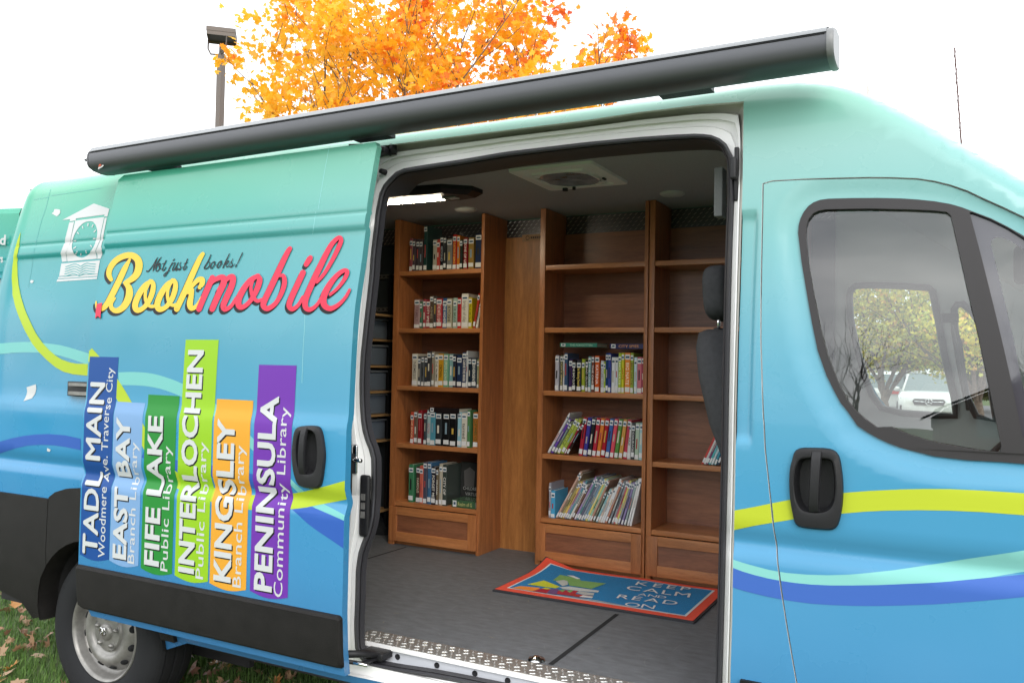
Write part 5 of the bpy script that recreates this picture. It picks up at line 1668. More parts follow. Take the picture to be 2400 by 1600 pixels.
for i, (xl_, xr_, yt, cl, nm, ti, tcx) in enumerate(((1118, 1158, 1105, 'd0d0d0', 'white', 'PAX', '303030'), (1165, 1203, 1120, '404448', 'grey', 'COURAGE', 'd8d8d8'), (1206, 1252, 1120, 'a8bca8', 'pale green', None, None), (1256, 1298, 1125, 'a0c4cc', 'pale blue', None, None))):
    p0 = pxX('R1', xl_, 1450); p1 = pxX('R1', xr_, 1450); pt = pxX('R1', xl_, yt)
    book(p0.x, SZ[1] + .001, p1.x - p0.x, .19, cl, 'upright %s book near the right end, %s' % (nm, W4), title=ti, tcol=tcx or 'e0e0e0', group=G2, lean=.03)
# bottom shelf, leaning picture books
W5 = 'bottom shelf of the middle bookcase'
for xl_, xr_, yt, cl, nm in ((222, 246, 545, '9c9ca8', 'upright thin grey book at the left end'), (250, 296, 632, '4ca4d0', 'short upright blue book with a red heart')):
    p0 = pxX('R2', xl_, 925); p1 = pxX('R2', xr_, 925); pt = pxX('R2', xl_, yt)
    book(p0.x, SZ[0] + .001, p1.x - p0.x, pt.z - SZ[0], cl, nm + ', ' + W5, group=G2)
lb = [(300, .30, .50, 'c08c74', 'pinkish brown'), (325, .29, .50, '6c5438', 'brown'), (350, .24, .50, '8c8434', 'olive'), (375, .235, .49, 'd8a838', 'golden yellow'), (400, .24, .49, '8474a0', 'lilac'), (425, .245, .48, '2c788c', 'teal'), (450, .22, .48, 'd4d4cc', 'white'), (478, .20, .47, '58301c', 'dark brown'),
      (510, .27, .47, '8868a8', 'violet'), (535, .265, .46, '2c6c70', 'dark teal'), (560, .255, .46, '38405c', 'navy'), (588, .27, .45, '6c788c', 'slate'), (614, .26, .45, '50809c', 'blue'), (640, .26, .44, 'dcc850', 'yellow'), (665, .26, .44, '84bc94', 'mint'), (690, .25, .43, 'b4745c', 'terracotta'), (722, .18, .42, '4c5440', 'dark olive'),
      (760, .20, .41, '6cacb4', 'aqua'), (786, .20, .40, 'ccb098', 'beige'), (812, .21, .40, 'd8d8d8', 'white'), (838, .26, .38, 'd4d8dc', 'pale grey'), (866, .25, .37, 'b4684c', 'rust'), (900, .25, .36, '606870', 'grey'), (940, .25, .34, '787c84', 'silver'), (965, .25, .33, 'b83838', 'red'), (985, .25, .32, 'c8c048', 'lime yellow'), (1010, .24, .31, '6c6c84', 'mauve grey'), (1050, .24, .28, '7464a0', 'purple'), (1085, .25, .26, '7c9494', 'grey teal'), (1120, .26, .24, 'dcdcdc', 'white'), (1150, .26, .22, 'e0e0e0', 'white')]
seen = {}
ORDG = {}
for i, (xb, hh, ln, cl, nm) in enumerate(lb):
    p0 = pxX('R2', xb, 935 + (xb - 300) * .1)
    seen[nm] = seen.get(nm, 0) + 1
    cl = ''.join('%02x' % int(int(cl[k_:k_ + 2], 16) * .72 + 255 * .25) for k_ in (0, 2, 4))
    q = '%s picture book, %s of the leaning ones, %s' % (nm, ORD[min(i, 27)], W5)
    if i >= 28:
        q = '%s picture book, %s leaning one, %s' % (nm, ('third last', 'second last', 'last')[i - 28], W5)
    book(p0.x, SZ[0] + .003, .0105, hh * .97, cl, q, lean=ln * 1.0, group=G2, dp=.20, y=BY + .002)
# right bookcase, fourth shelf: a few leaning thin books
for i, (xb, cl, nm, ln) in enumerate(((1975, 'c83c3c', 'white and red', .42), (2000, 'c8c8cc', 'white', .42), (2025, '7c3c6c', 'magenta', .41), (2055, '50b0b8', 'turquoise', .40), (2085, 'b8ccd4', 'pale blue', .38), (2120, '3490a8', 'blue', .36), (2155, '34405c', 'navy', .34))):
    p0 = pxX('R1', xb, 1495)
    book(p0.x, SZ[1] + .003, .0105, .215, cl, 'thin %s book leaning, %s from left on the rightmost bookcase' % (nm, ORD[i]), lean=ln, group='thin books leaning on the rightmost bookcase', y=BY + .002)
# books lying flat on top of the rows
def flat(k, xl_, xr_, ytop, ybot, cl, label, title=None, tcol='e8e6e0', zbase=None, dp=.15, group=None, yaw=0):
    p0 = pxX(k, xl_, ybot); p1 = pxX(k, xr_, ybot); pt = pxX(k, xl_, ytop)
    h = pt.z - p0.z; wd = p1.x - p0.x
    z0 = zbase if zbase else p0.z
    y = BY - .004
    th = .0025
    b = MB(); m_ = bcol(cl)
    b.box((p0.x, y, z0), (p0.x + wd, y + dp, z0 + th), m_); b.box((p0.x, y, z0 + h - th), (p0.x + wd, y + dp, z0 + h), m_)
    b.box((p0.x, y - .0005, z0 + th), (p0.x + wd, y + th, z0 + h - th), m_)
    if title:
        hh = h * .5; zc = z0 + h / 2 - hh / 2; L_ = .0145 * len(title)
        xs_ = p0.x + wd * .27
        text3(b, title, (xs_, y - .0012, zc), (xs_ + min(L_, wd * .6), y - .0012, zc), (xs_, y - .0012, zc + hh), hexmat(tcol, .5, 0), bold=.01)
    o = b.build('book'); tag(o, label, 'book', group)
    b = MB(); b.box((p0.x + .003, y + .004, z0 + th + .0002), (p0.x + wd - .003, y + dp - .003, z0 + h - th - .0002), M_PAGES); b.build('pages', o)
    b = MB(); b.box((p0.x + .008, y - .0012, z0 + .003), (p0.x + .032, y - .0006, z0 + h - .003), M_PAPER)
    b.box((p0.x + .013, y - .0016, z0 + h * .35), (p0.x + .027, y - .0012, z0 + h * .7), M_BLUEST); b.build('library_sticker', o)
    return o
flat('R1', 357, 785, 187, 232, '3c8474', 'green book lying flat on top of the row, third shelf of the middle bookcase', 'THE FORGOTTEN', 'a8c8b8', zbase=SZ[2] + .238, group=G2)
flat('R1', 930, 1312, 160, 218, '2c2c58', 'navy CITY SPIES book lying flat on the row, third shelf of the middle bookcase', 'CITY SPIES', 'd89868', zbase=SZ[2] + .2305, group=G2)
flat('L2', 335, 555, 466, 502, '1c1416', 'black and red book lying flat on the row, fourth shelf of the left bookcase', None, zbase=SZ[1] + .1925, group=G1)
flat('L2', 500, 672, 1152, 1205, '3c5c40', 'green book lying flat at the right end, bottom shelf of the left bookcase', 'Realm of G', 'b8b878', zbase=SZ[0] + .001, group=G1)
# cover-out book
b = MB()
p0 = pxX('L2', 462, 1205); p1 = pxX('L2', 600, 1205); pt = pxX('L2', 480, 905)
b.box((p0.x + .002, FW + .165, SZ[0] + .001), (p1.x + .02, FW + .185, pt.z + .004), bcol('2c2c2c'))
yc_ = FW + .1645
cxm = (p0.x + p1.x) / 2
b.add([(cxm - .035, yc_, SZ[0] + .10), (cxm + .03, yc_, SZ[0] + .10), (cxm + .035, yc_, SZ[0] + .19), (cxm + .0, yc_, SZ[0] + .215), (cxm - .04, yc_, SZ[0] + .19)], [(0, 1, 2, 3, 4)], hexmat('5c5a58', .5, 0))
text3(b, 'CHILDREN', (p0.x + .02, yc_ - .0005, SZ[0] + .080), (p1.x, yc_ - .0005, SZ[0] + .080), (p0.x + .02, yc_ - .0005, SZ[0] + .098), hexmat('a8a8a4', .5, 0))
text3(b, 'VIRTUE', (p0.x + .035, yc_ - .0005, SZ[0] + .048), (p1.x - .01, yc_ - .0005, SZ[0] + .048), (p0.x + .035, yc_ - .0005, SZ[0] + .066), hexmat('a8a8a4', .5, 0))
o = b.build('book'); tag(o, 'dark grey book standing face out titled CHILDREN, bottom shelf of the left bookcase', 'book', G1)
b = MB(); b.box((p0.x + .005, FW + .168, SZ[0] + .004), (p1.x + .0215, FW + .182, pt.z + .001), M_PAGES); b.build('pages', o)

# ================================================================= MAT
b = MB()
MZ = FZ + .012
M_MATRED = mat('mat_red', (.80, .085, .045), .9, bump=.6, bump_scale=500); M_MATBLUE = mat('mat_blue', (.015, .20, .46), .9, noise_amt=.35, noise_scale=260, bump=.6, bump_scale=500)
M_MATW = mat('mat_white', (.68, .70, .72), .9)
mx0, mx1, my0, my1 = -1.958, -.985, 3.545, 4.130
def mz(x, y):
    # curled far-left corner, slight waves
    u = (x - mx0) / (mx1 - mx0); v = (y - my0) / (my1 - my0)
    return .045 * max(0, 1 - u * 6) * max(0, (v - .55) / .45) ** 2 + .0012 * math.sin(u * 14) * v
def sheet(x0, x1, y0, y1, z, m_, nx=24, ny=8, th=0):
    vs = [Vector((x0 + (x1 - x0) * i / nx, y0 + (y1 - y0) * j / ny, z + mz(x0 + (x1 - x0) * i / nx, y0 + (y1 - y0) * j / ny))) for i in range(nx + 1) for j in range(ny + 1)]
    fs = [(i * (ny + 1) + j, (i + 1) * (ny + 1) + j, (i + 1) * (ny + 1) + j + 1, i * (ny + 1) + j + 1) for i in range(nx) for j in range(ny)]
    b.add(vs, fs, m_)
    if th:
        o_ = [i * (ny + 1) for i in range(nx + 1)] + [nx * (ny + 1) + j for j in range(1, ny + 1)] + [i * (ny + 1) + ny for i in range(nx - 1, -1, -1)] + [j for j in range(ny - 1, 0, -1)]
        rim = [vs[k] for k in o_]
        b.loft([[Vector((p.x, p.y, p.z - th)) for p in rim], rim], M_RUBBER, smooth=False)
sheet(mx0, mx1, my0, my1, MZ - .003, M_RUBBER, th=.008)
sheet(mx0 + .008, mx1 - .008, my0 + .008, my1 - .008, MZ, M_MATRED, th=.003)
sheet(mx0 + .050, mx1 - .050, my0 + .050, my1 - .050, MZ + .0015, M_MATW)
sheet(mx0 + .060, mx1 - .060, my0 + .060, my1 - .060, MZ + .003, M_MATBLUE)
def mpt(x, y, dz, art=False):
    q = C('I', [(x, y)])[0]
    p = atZ(q[0], q[1], MZ + dz)
    if art:
        p.y = max(p.y, my0 + .055)
    return Vector((p.x, p.y, p.z + mz(min(max(p.x, mx0), mx1), min(max(p.y, my0), my1))))
def mpoly(pts, m_, dz):
    b.add([mpt(x, y, dz, True) for x, y in pts], [tuple(range(len(pts)))[::-1]], m_)
MG = lambda h: mat('mat_' + h, srgb(h), .9, noise_amt=.18, noise_scale=260, bump=.6, bump_scale=500)
mpoly([(330, 385), (500, 345), (665, 408), (620, 425), (520, 412)], MG('c8cc30'), .0045)
mpoly([(590, 345), (665, 288), (860, 325), (880, 345), (1135, 375), (985, 430), (760, 395), (740, 350)], MG('7ca860'), .0048)
mpoly([(735, 292), (800, 296), (870, 325), (840, 330)], M_MATW, .0052)
mpoly([(620, 352), (700, 340), (740, 350), (745, 388), (690, 402)], MG('b8bcb8'), .0054)
mpoly([(100, 455), (260, 402), (460, 420), (400, 470), (230, 480)], MG('e88c38'), .0045)
mpoly([(225, 490), (330, 470), (310, 495)], MG('e88c38'), .0047)
mpoly([(310, 492), (470, 428), (580, 435), (480, 512)], MG('a81c30'), .0050)
mpoly([(480, 425), (520, 418), (575, 432), (530, 436)], MG('c8cc30'), .0056)
mpoly([(390, 488), (420, 480), (475, 490), (450, 502)], MG('c8cc30'), .0056)
mpoly([(460, 510), (570, 432), (655, 430), (560, 525)], MG('6c4878'), .0054)
mpoly([(610, 480), (660, 440), (850, 450), (800, 505)], MG('b02838'), .0050)
mpoly([(650, 445), (690, 435), (720, 442), (690, 462)], MG('78a468'), .0058)
mpoly([(735, 450), (780, 440), (800, 448), (765, 470)], MG('78a468'), .0058)
mpoly([(655, 412), (760, 405), (1065, 450), (1050, 468), (850, 450), (700, 432)], MG('c4c8c8'), .0052)
mpoly([(830, 470), (860, 452), (1015, 475), (1005, 498), (900, 490)], MG('b4b8b8'), .0055)
mpoly([(740, 495), (790, 478), (1000, 505), (985, 525), (850, 515)], MG('a83028'), .0053)
mpoly([(860, 512), (900, 495), (1005, 510), (990, 526)], MG('d0d4d4'), .0058)
mpoly([(590, 520), (620, 512), (720, 540), (740, 560), (640, 545)], MG('608c58'), .0050)
mpoly([(600, 490), (700, 508), (1050, 550), (1365, 640), (1340, 652), (1100, 615), (900, 590), (760, 520)], MG('b8bcb8'), .0056)
mpoly([(820, 525), (980, 540), (1270, 605), (1150, 600)], M_MATW, .0062)
mpoly([(715, 525), (740, 525), (1000, 590), (1340, 655), (1310, 652), (960, 600)], MG('c8cc30'), .0064)
for s_, bl, br, tl in (('KEEP', (1430, 393), (1985, 458), (1462, 358)), ('CALM', (1333, 440), (1985, 524), (1362, 400)), ('AND', (1455, 501), (1742, 535), (1475, 478)), ('READ', (1238, 528), (1850, 602), (1275, 490)), ('ON', (1315, 606), (1622, 642), (1342, 568))):
    BL, BR, TL = mpt(*bl, .005), mpt(*br, .005), mpt(*tl, .005)
    zc = MZ + .0075
    for p in (BL, BR, TL):
        p.z = zc
    # letter by letter, with the wide tracking of the print
    vsum = 0
    widths = []
    for ch in s_:
        vv = text_mesh(ch, 0)[0]; widths.append(max(v[0] for v in vv) - min(v[0] for v in vv))
    Ltot = (BR - BL).length; d = (BR - BL) / Ltot
    sc_ = (TL - BL).length / cap_h(0) * 1.0
    gap = (Ltot - sum(widths) * sc_) / max(1, len(s_) - 1)
    x_ = 0
    for ch, w_ in zip(s_, widths):
        a0 = BL + d * x_
        text3(b, ch, a0, a0 + d * w_ * sc_, a0 + (TL - BL) * .92, M_MATW, bold=0)
        x_ += w_ * sc_ + gap
mt = b.build('door_mat')
tag(mt, 'blue and red KEEP CALM AND READ ON mat with stacked books picture', 'mat')

# ================================================================= STORAGE RACK at the far left
t = thing('storage_rack', 'dark open rack with wooden shelves holding clear bins behind the left bookcase', 'storage rack', (-3.55, 4.2, FZ))
M_SLAT = mat('rack_shelf_wood', (.45, .27, .12), .6)
zs = []
for py_ in (731, 792, 857, 920, 978, 1042, 1218):
    q = atY(885, py_, 4.02)
    zs.append(q.z)
for i, z in enumerate(zs):
    b = MB(); b.box((-4.1, 3.97, z - .012), (-3.17 if i else -3.12, 4.40, z), M_SLAT); b.build('shelf', t)
for x_ in (-4.1, -3.20):
    b = MB(); b.box((x_, 4.36, FZ), (x_ + .02, 4.40, 2.2), M_BLACK); b.build('upright', t)
for i, z in enumerate(zs[1:6]):
    b = MB()
    b.box((-3.55, 4.0, z + .001), (-3.20, 4.36, z + .115), mat('bin_plastic', (.16, .20, .26), .3, coat=.4), bev=.01)
    b.box((-3.56, 3.99, z + .116), (-3.19, 4.37, z + .128), mat('bin_lid', (.24, .27, .31), .4), bev=.004)
    o = b.build('storage_bin')
    tag(o, 'clear blue grey bin with lid, %s from the top on the dark rack' % ORD[i], 'bin', 'bins on the dark rack')
    b2 = MB(); b2.box((-3.25, 3.9985, z + .03), (-3.22, 3.9995, z + .08), M_PAPER); b2.build('label', o)

# ================================================================= CAB
def blob(mb, c, s_, m_, e=.6, seg=24, rot=None, taper=0):
    """rounded block (superellipsoid)"""
    vs = []; fs = []
    def f(w_, mm):
        return math.copysign(abs(math.cos(w_)) ** mm, math.cos(w_))
    def g(w_, mm):
        return math.copysign(abs(math.sin(w_)) ** mm, math.sin(w_))
    nu, nv = seg, seg // 2
    for j in range(nv + 1):
        v = -math.pi / 2 + math.pi * j / nv
        for i in range(nu):
            u = 2 * math.pi * i / nu
            p = Vector((s_[0] * f(v, e) * f(u, e), s_[1] * f(v, e) * g(u, e), s_[2] * g(v, e)))
            if taper:
                k = 1 + taper * p.z / s_[2]
                p.x *= k; p.y *= k
            if rot is not None:
                p = rot @ p
            vs.append(Vector(c) + p)
    for j in range(nv):
        for i in range(nu):
            i2 = (i + 1) % nu
            fs.append((j * nu + i, j * nu + i2, (j + 1) * nu + i2, (j + 1) * nu + i))
    mb.add(vs, fs, m_, smooth=True)
def seat(y0, name='cab_seat'):
    yc = y0
    rt_ = Matrix.Rotation(R(-9), 3, 'Y')
    b = MB()
    rings_ = []
    # back shell in side view (x, z) swept over y with rounded edges
    for z, xr_, xf_, hw in ((1.00, -.66, -.50, .19), (1.10, -.64, -.50, .20), (1.30, -.70, -.54, .215), (1.46, -.762, -.59, .225), (1.62, -.805, -.635, .205), (1.72, -.822, -.66, .17), (1.772, -.822, -.68, .12), (1.785, -.80, -.71, .07)):
        P = []
        for k in range(20):
            a = 2 * math.pi * k / 20
            cx = (xr_ + xf_) / 2; hx = (xf_ - xr_) / 2
            ca, sa = math.cos(a), math.sin(a)
            P.append(Vector((cx + hx * math.copysign(abs(ca) ** .55, ca), yc + hw * math.copysign(abs(sa) ** .55, sa), z)))
        rings_.append(P)
    b.loft(rings_, M_SEAT, cap=True)
    s_ = b.build('seat', van)
    b = MB()
    blob(b, (-.755, yc, 1.915), (.050, .135, .098), M_SEAT, .55, 32, Matrix.Rotation(R(-4), 3, 'Y'))
    b.build('headrest', s_)
    b = MB()
    for dy in (-.06, .06):
        b.tube([(-.752, yc + dy, 1.77), (-.752, yc + dy, 1.85)], .0065, M_CHROME, 10)
        b.tube([(-.752, yc + dy, 1.775), (-.752, yc + dy, 1.790)], .018, M_BLACK, 12)
    b.build('headrest_post', s_)
    b = MB()
    b.box((-.55, yc - .24, .92), (-.02, yc + .24, 1.06), M_SEAT, bev=.05)
    b.box((-.50, yc - .22, FZ), (-.06, yc + .22, .93), M_CABDARK, bev=.02)
    b.build('seat_cushion', s_)
seat(3.03); seat(4.05)
b = MB()
q0 = atY(1684, 401, 3.0); q1 = atY(1692, 513, 3.0)
b.box((q0.x, 2.94, q1.z), (q0.x + .03, 3.0, q0.z), mat('bulkhead_foam', (.22, .225, .23), .9, bump=.8, bump_scale=200), bev=.004)
b.build('padded_board', van)
# far cab door, seen through the near window
SFm = lambda x, z: S0(x, z, YB, 0)
b = MB()
f_in = 2 * YC
fo = C(8, [(1288, 640), (1300, 600), (1330, 580), (1400, 576), (1600, 580), (1770, 592), (1792, 610), (1830, 800), (1865, 1000), (1900, 1150), (1925, 1260), (1930, 1370), (1800, 1365), (1600, 1350), (1480, 1320), (1420, 1240), (1380, 1130), (1330, 950), (1295, 780)])
YF = 4.50
FWIN = [(atY(x, y, YF).x, atY(x, y, YF).z) for x, y in fo]
fq = C(8, [(1925, 720), (1945, 690), (1975, 690), (2030, 730), (2075, 800), (2110, 960), (2150, 1200), (2180, 1400), (2060, 1370), (2000, 1250), (1960, 1050), (1930, 860)])
FQW = [(atY(x, y, YF).x, atY(x, y, YF).z) for x, y in fq]
flat_ = lambda x, z: YF + .05 * max(0, z - 1.5) * -1
far_out = [(-.62, .6), (-.62, 2.42), (-.30, 2.42), (-.05, 2.27), (.15, 2.11), (.34, 1.95), (.70, 1.60), (.80, 1.2), (.7, .6)]
panel(b, far_out, flat_, M_CABGREY, holes=[FWIN, FQW], thick=.03, xs=(), rows=[], usen=False, back=True)
b.build('far_door_lining', van)
b = MB()
for Pw in (FWIN, FQW):
    pts = [Vector((x, flat_(x, z) - .012, z)) for x, z in Pw]
    b.tube(pts, .016, M_CABDARK, 6, closed=True)
b.build('far_window_seal', van)
b = MB(); panel(b, inset(FWIN, -.01), lambda x, z: YF + .06 - .05 * max(0, z - 1.5), M_GLASS, xs=(), rows=[], usen=False)
b.build('far_window', van)
# B pillar trim ring and belt on far side
b = MB()
b.tube([atY(2238, 760, 4.35), atY(2252, 820, 4.35), atY(2262, 900, 4.35), atY(2270, 960, 4.30)], .010, M_CABDARK, 6)
q = atY(2227, 746, 4.35)
b.box(q + Vector((-.035, -.03, -.020)), q + Vector((.035, .03, .022)), M_BLACK, bev=.006)
b.build('seat_belt', van)
# dashboard, wheel
b = MB()
b.box((.30, 2.80, .9), (1.0, 4.40, 1.36), M_CABGREY, bev=.06)
b.box((.26, 2.82, 1.05), (.36, 4.38, 1.30), M_CABDARK, bev=.04)
b.build('dashboard', van)
b = MB()
b.lathe([(.185, -.012), (.198, 0), (.185, .012), (.172, 0), (.185, -.012)], (.12, 4.05, 1.30), (-.75, 0, .66), M_CABDARK, 36)
b.build('steering_wheel', van)
b = MB()
b.box((-.60, 2.70, .6), (-.40, 2.78, 1.40), M_CABGREY, bev=.03)
b.box((-.38, 2.66, .6), (.62, 2.74, 1.395), M_CABGREY, bev=.02)
b.build('door_lining', van)
b = MB()
b.box((.28, 3.46, 1.93), (.31, 3.70, 2.0), M_CABDARK, bev=.012)
b.build('rear_view_mirror', van)
b = MB()
q = atY(2395, 615, 2.80)
b.box(q + Vector((-.02, -.02, -.06)), q + Vector((.10, .05, .05)), M_CABDARK, bev=.02)
b.build('sensor_housing', van)
# ================================================================= OUTSIDE
M_GRASS = mat('lawn_soil', (.055, .085, .022), .95, noise_amt=.5, noise_scale=9, bump=.8, bump_scale=60)
b = MB()
b.add([(-150, -150, 0), (150, -150, 0), (150, 14, 0), (-150, 14, 0)], [(0, 1, 2, 3)], M_GRASS)
b.add([(-150, 14, 0), (150, 14, 0), (150, 250, 0), (-150, 250, 0)], [(0, 1, 2, 3)], M_GRASS)
struct(b.build('ground'))
b = MB()
b.add([(-60, 17, .02), (60, 17, .02), (60, 48, .02), (-60, 48, .02)], [(0, 1, 2, 3)], mat('asphalt', (.10, .10, .105), .9, noise_amt=.25, noise_scale=3))
b.box((-60, 16.8, -.1), (60, 17, .13), mat('kerb_concrete', (.35, .34, .32), .9))
struct(b.build('parking_lot'))
# grass blades
rnd_ = random.Random(3)
M_BL = [mat('grass_blade_%d' % i, c, .7) for i, c in enumerate([(.07, .15, .025), (.10, .20, .035), (.14, .22, .06), (.05, .11, .02)])]
mb = MB()
VV = [[], [], [], []]; FF = [[], [], [], []]
for i in range(46000):
    px_ = rnd_.uniform(-260, 1250); py_ = 1360 + 420 * rnd_.random() ** 1.0
    p = atZ(px_, py_, 0)
    if p.y > 6.5 or p.x < -9:
        continue
    k = rnd_.choice([0, 0, 1, 1, 2, 3])
    a = rnd_.uniform(0, 6.28); h = rnd_.uniform(.025, .065); w_ = rnd_.uniform(.0014, .0028); l = rnd_.uniform(.0, .04)
    dx, dy = math.cos(a), math.sin(a)
    o = len(VV[k]); lx, ly = l * math.cos(a + 1.2), l * math.sin(a + 1.2)
    VV[k] += [(p.x - dx * w_, p.y - dy * w_, 0), (p.x + dx * w_, p.y + dy * w_, 0), (p.x + lx * .4 + dx * w_ * .8, p.y + ly * .4 + dy * w_ * .8, h * .6), (p.x + lx * .4 - dx * w_ * .8, p.y + ly * .4 - dy * w_ * .8, h * .6), (p.x + lx, p.y + ly, h)]
    FF[k] += [(o, o + 1, o + 2, o + 3), (o + 3, o + 2, o + 4)]
for k in range(4):
    mb.add(VV[k], FF[k], M_BL[k])
g = mb.build('grass'); tag(g, 'short green lawn grass around the van', 'grass'); g['kind'] = 'stuff'

# leaves
LEAF = [(0, -.50), (.05, -.12), (.30, -.26), (.27, -.10), (.50, .02), (.34, .10), (.42, .30), (.20, .22), (.12, .34), (.0, .58), (-.12, .34), (-.20, .22), (-.42, .30), (-.34, .10), (-.50, .02), (-.27, -.10), (-.30, -.26), (-.05, -.12)]
def leafmat(name, col, tr=.5):
    m = bpy.data.materials.new(name); m.use_nodes = True
    n = m.node_tree.nodes; l = m.node_tree.links
    bs = n['Principled BSDF']; bs.inputs['Base Color'].default_value = tuple(col) + (1,); bs.inputs['Roughness'].default_value = .55
    t_ = n.new('ShaderNodeBsdfTranslucent'); t_.inputs['Color'].default_value = tuple(col) + (1,)
    mi_ = n.new('ShaderNodeMixShader'); mi_.inputs['Fac'].default_value = tr
    l.new(bs.outputs[0], mi_.inputs[1]); l.new(t_.outputs[0], mi_.inputs[2]); l.new(mi_.outputs[0], n['Material Output'].inputs['Surface'])
    return m
def add_leaf(store, c, s_, q, fold, curl=0):
    o = len(store[0])
    for x, y in LEAF:
        p = Vector((x * s_, y * s_, -abs(x) * fold * s_ + .12 * s_ * math.sin(y * 4) + curl * s_ * (x * x * 1.6 + y * y + .5 * x * y)))
        store[0].append(c + q @ p)
    store[1].append(tuple(range(o, o + len(LEAF))))
FCOL = [(.30, .17, .09), (.36, .23, .13), (.20, .10, .05), (.45, .20, .05), (.50, .34, .06), (.26, .13, .08)]
ST = [([], []) for _ in FCOL]
for i in range(1000):
    px_ = rnd_.uniform(-250, 1200); py_ = 1360 + 420 * rnd_.random()
    p = atZ(px_, py_, 0)
    if p.y > 7 or p.x < -9:
        continue
    clump = noise.noise(p * 1.6)
    if clump < -.10 and rnd_.random() < .75:
        continue
    k = rnd_.choices(range(6), [5, 5, 4, 1.2, .6, 4])[0]
    q = Matrix.Rotation(rnd_.uniform(0, 6.28), 3, 'Z') @ Matrix.Rotation(rnd_.gauss(0, .45), 3, 'X') @ Matrix.Rotation(rnd_.gauss(0, .45), 3, 'Y')
    add_leaf(ST[k], Vector((p.x, p.y, rnd_.uniform(.02, .06))), rnd_.uniform(.05, .115), q, rnd_.uniform(-.4, .9), rnd_.uniform(-1.4, 1.6))
mb = MB()
for (v_, f_), c_, i in zip(ST, FCOL, range(9)):
    mb.add(v_, f_, leafmat('fallen_leaf_%d' % i, c_, .15))
g = mb.build('fallen_leaves'); tag(g, 'dry brown and orange maple leaves scattered on the lawn', 'leaves'); g['kind'] = 'stuff'

# ---- trees
M_BARK = mat('bark', (.13, .10, .08), .9, noise_amt=.35, noise_scale=20)
M_BARKD = mat('bark_dark', (.05, .035, .03), .9)
def tree(name, base, height, crown_c, crown_r, label, group, cols, leaves, leaf_s, seed, bark=M_BARK, dens_low=1.0, limbs=7, trunk_h=1.8, trunk_r=.14, weight=None, twig_r=.008, levels=4, clump=None, spread=.17, wide=.85):
    rg = random.Random(seed)
    t = thing(name, label, 'tree', base, group)
    tb = MB(); base = Vector(base)
    tips = []
    cc = Vector(crown_c); cr = Vector(crown_r)
    def inside(p, k=1.0):
        d = p - cc
        return (d.x / cr.x) ** 2 + (d.y / cr.y) ** 2 + (d.z / cr.z) ** 2 < k
    def grow(p, d, L, r_, lev):
        pts = [p]; rs = [r_]
        n = 4 if lev > 1 else 5
        for i in range(n):
            d = (d + Vector((rg.gauss(0, .13), rg.gauss(0, .13), rg.gauss(.05, .10)))).normalized()
            p = p + d * L / n
            pts.append(p); rs.append(r_ * (1 - .55 * (i + 1) / n))
            if lev >= 2:
                tips.append((p, d, lev))
        tb.tube(pts, rs, bark, 5 if lev > 1 else 8, caps=False)
        if lev < levels:
            nb = {0: limbs, 1: 5, 2: 4, 3: 3}.get(lev, 3)
            for k in range(nb):
                f_ = rg.uniform(.35, 1.0) if lev else rg.uniform(.7, 1.0)
                i = min(n - 1, int(f_ * n)); q = pts[i].lerp(pts[i + 1], f_ * n - i) if i + 1 <= n else pts[-1]
                a = rg.uniform(0, 6.28) if lev else 6.28 * k / nb + rg.uniform(-.3, .3)
                sp = rg.uniform(.35, .85) if lev else rg.uniform(.35, wide)
                o_ = d.orthogonal().normalized(); o2 = d.cross(o_)
                nd = (d * math.cos(sp) + (o_ * math.cos(a) + o2 * math.sin(a)) * math.sin(sp) + Vector((0, 0, .12))).normalized()
                L2 = L * rg.uniform(.55, .80) if lev else cr.z * rg.uniform(.75, 1.15)
                end = q + nd * L2
                if not inside(end, 1.25):
                    L2 *= .6
                if L2 > .25:
                    grow(q, nd, L2, max(twig_r * .6, rs[i] * .55), lev + 1)
    grow(base, Vector((0, 0, 1)), trunk_h, trunk_r, 0)
    tb.build('trunk', t)
    S_ = [([], []) for _ in cols]
    tp = [q for q in tips if inside(q[0], 1.2) and (clump is None or noise.noise(q[0] * 1.35 + Vector((seed, 0, 0))) > clump)]
    if tp and leaves:
        cells = {}
        for q_ in tp:
            cells.setdefault(tuple(int(math.floor(v_ / .55)) for v_ in q_[0]), []).append(q_)
        ck = sorted(cells)
        for i in range(leaves):
            p, d, lv = rg.choice(cells[rg.choice(ck)])
            c = p + Vector((rg.gauss(0, spread), rg.gauss(0, spread), rg.gauss(-.05, spread * .75)))
            if not inside(c, 1.1):
                continue
            hh = (c.z - (cc.z - cr.z)) / (2 * cr.z)
            if rg.random() < (max(0, hh) ** 1.5) * .55 * dens_low:
                continue
            k = weight(c, cc, cr, rg) if weight else rg.randrange(len(cols))
            q = Matrix.Rotation(rg.uniform(0, 6.28), 3, 'Z') @ Matrix.Rotation(rg.uniform(-1.3, 1.3), 3, 'X') @ Matrix.Rotation(rg.uniform(-1.2, 1.2), 3, 'Y')
            add_leaf(S_[k], c, leaf_s * rg.uniform(.6, 1.2), q, rg.uniform(-.2, .6))
        cb = MB()
        for (v_, f_), m_ in zip(S_, cols):
            if f_:
                cb.add(v_, f_, m_)
        cb.build('crown', t)
    return t
ORG = [leafmat('maple_yellow', (.90, .46, .02)), leafmat('maple_amber', (.88, .34, .03)), leafmat('maple_orange', (.82, .22, .04)), leafmat('maple_red', (.68, .13, .05)), leafmat('maple_gold', (.86, .50, .04))]
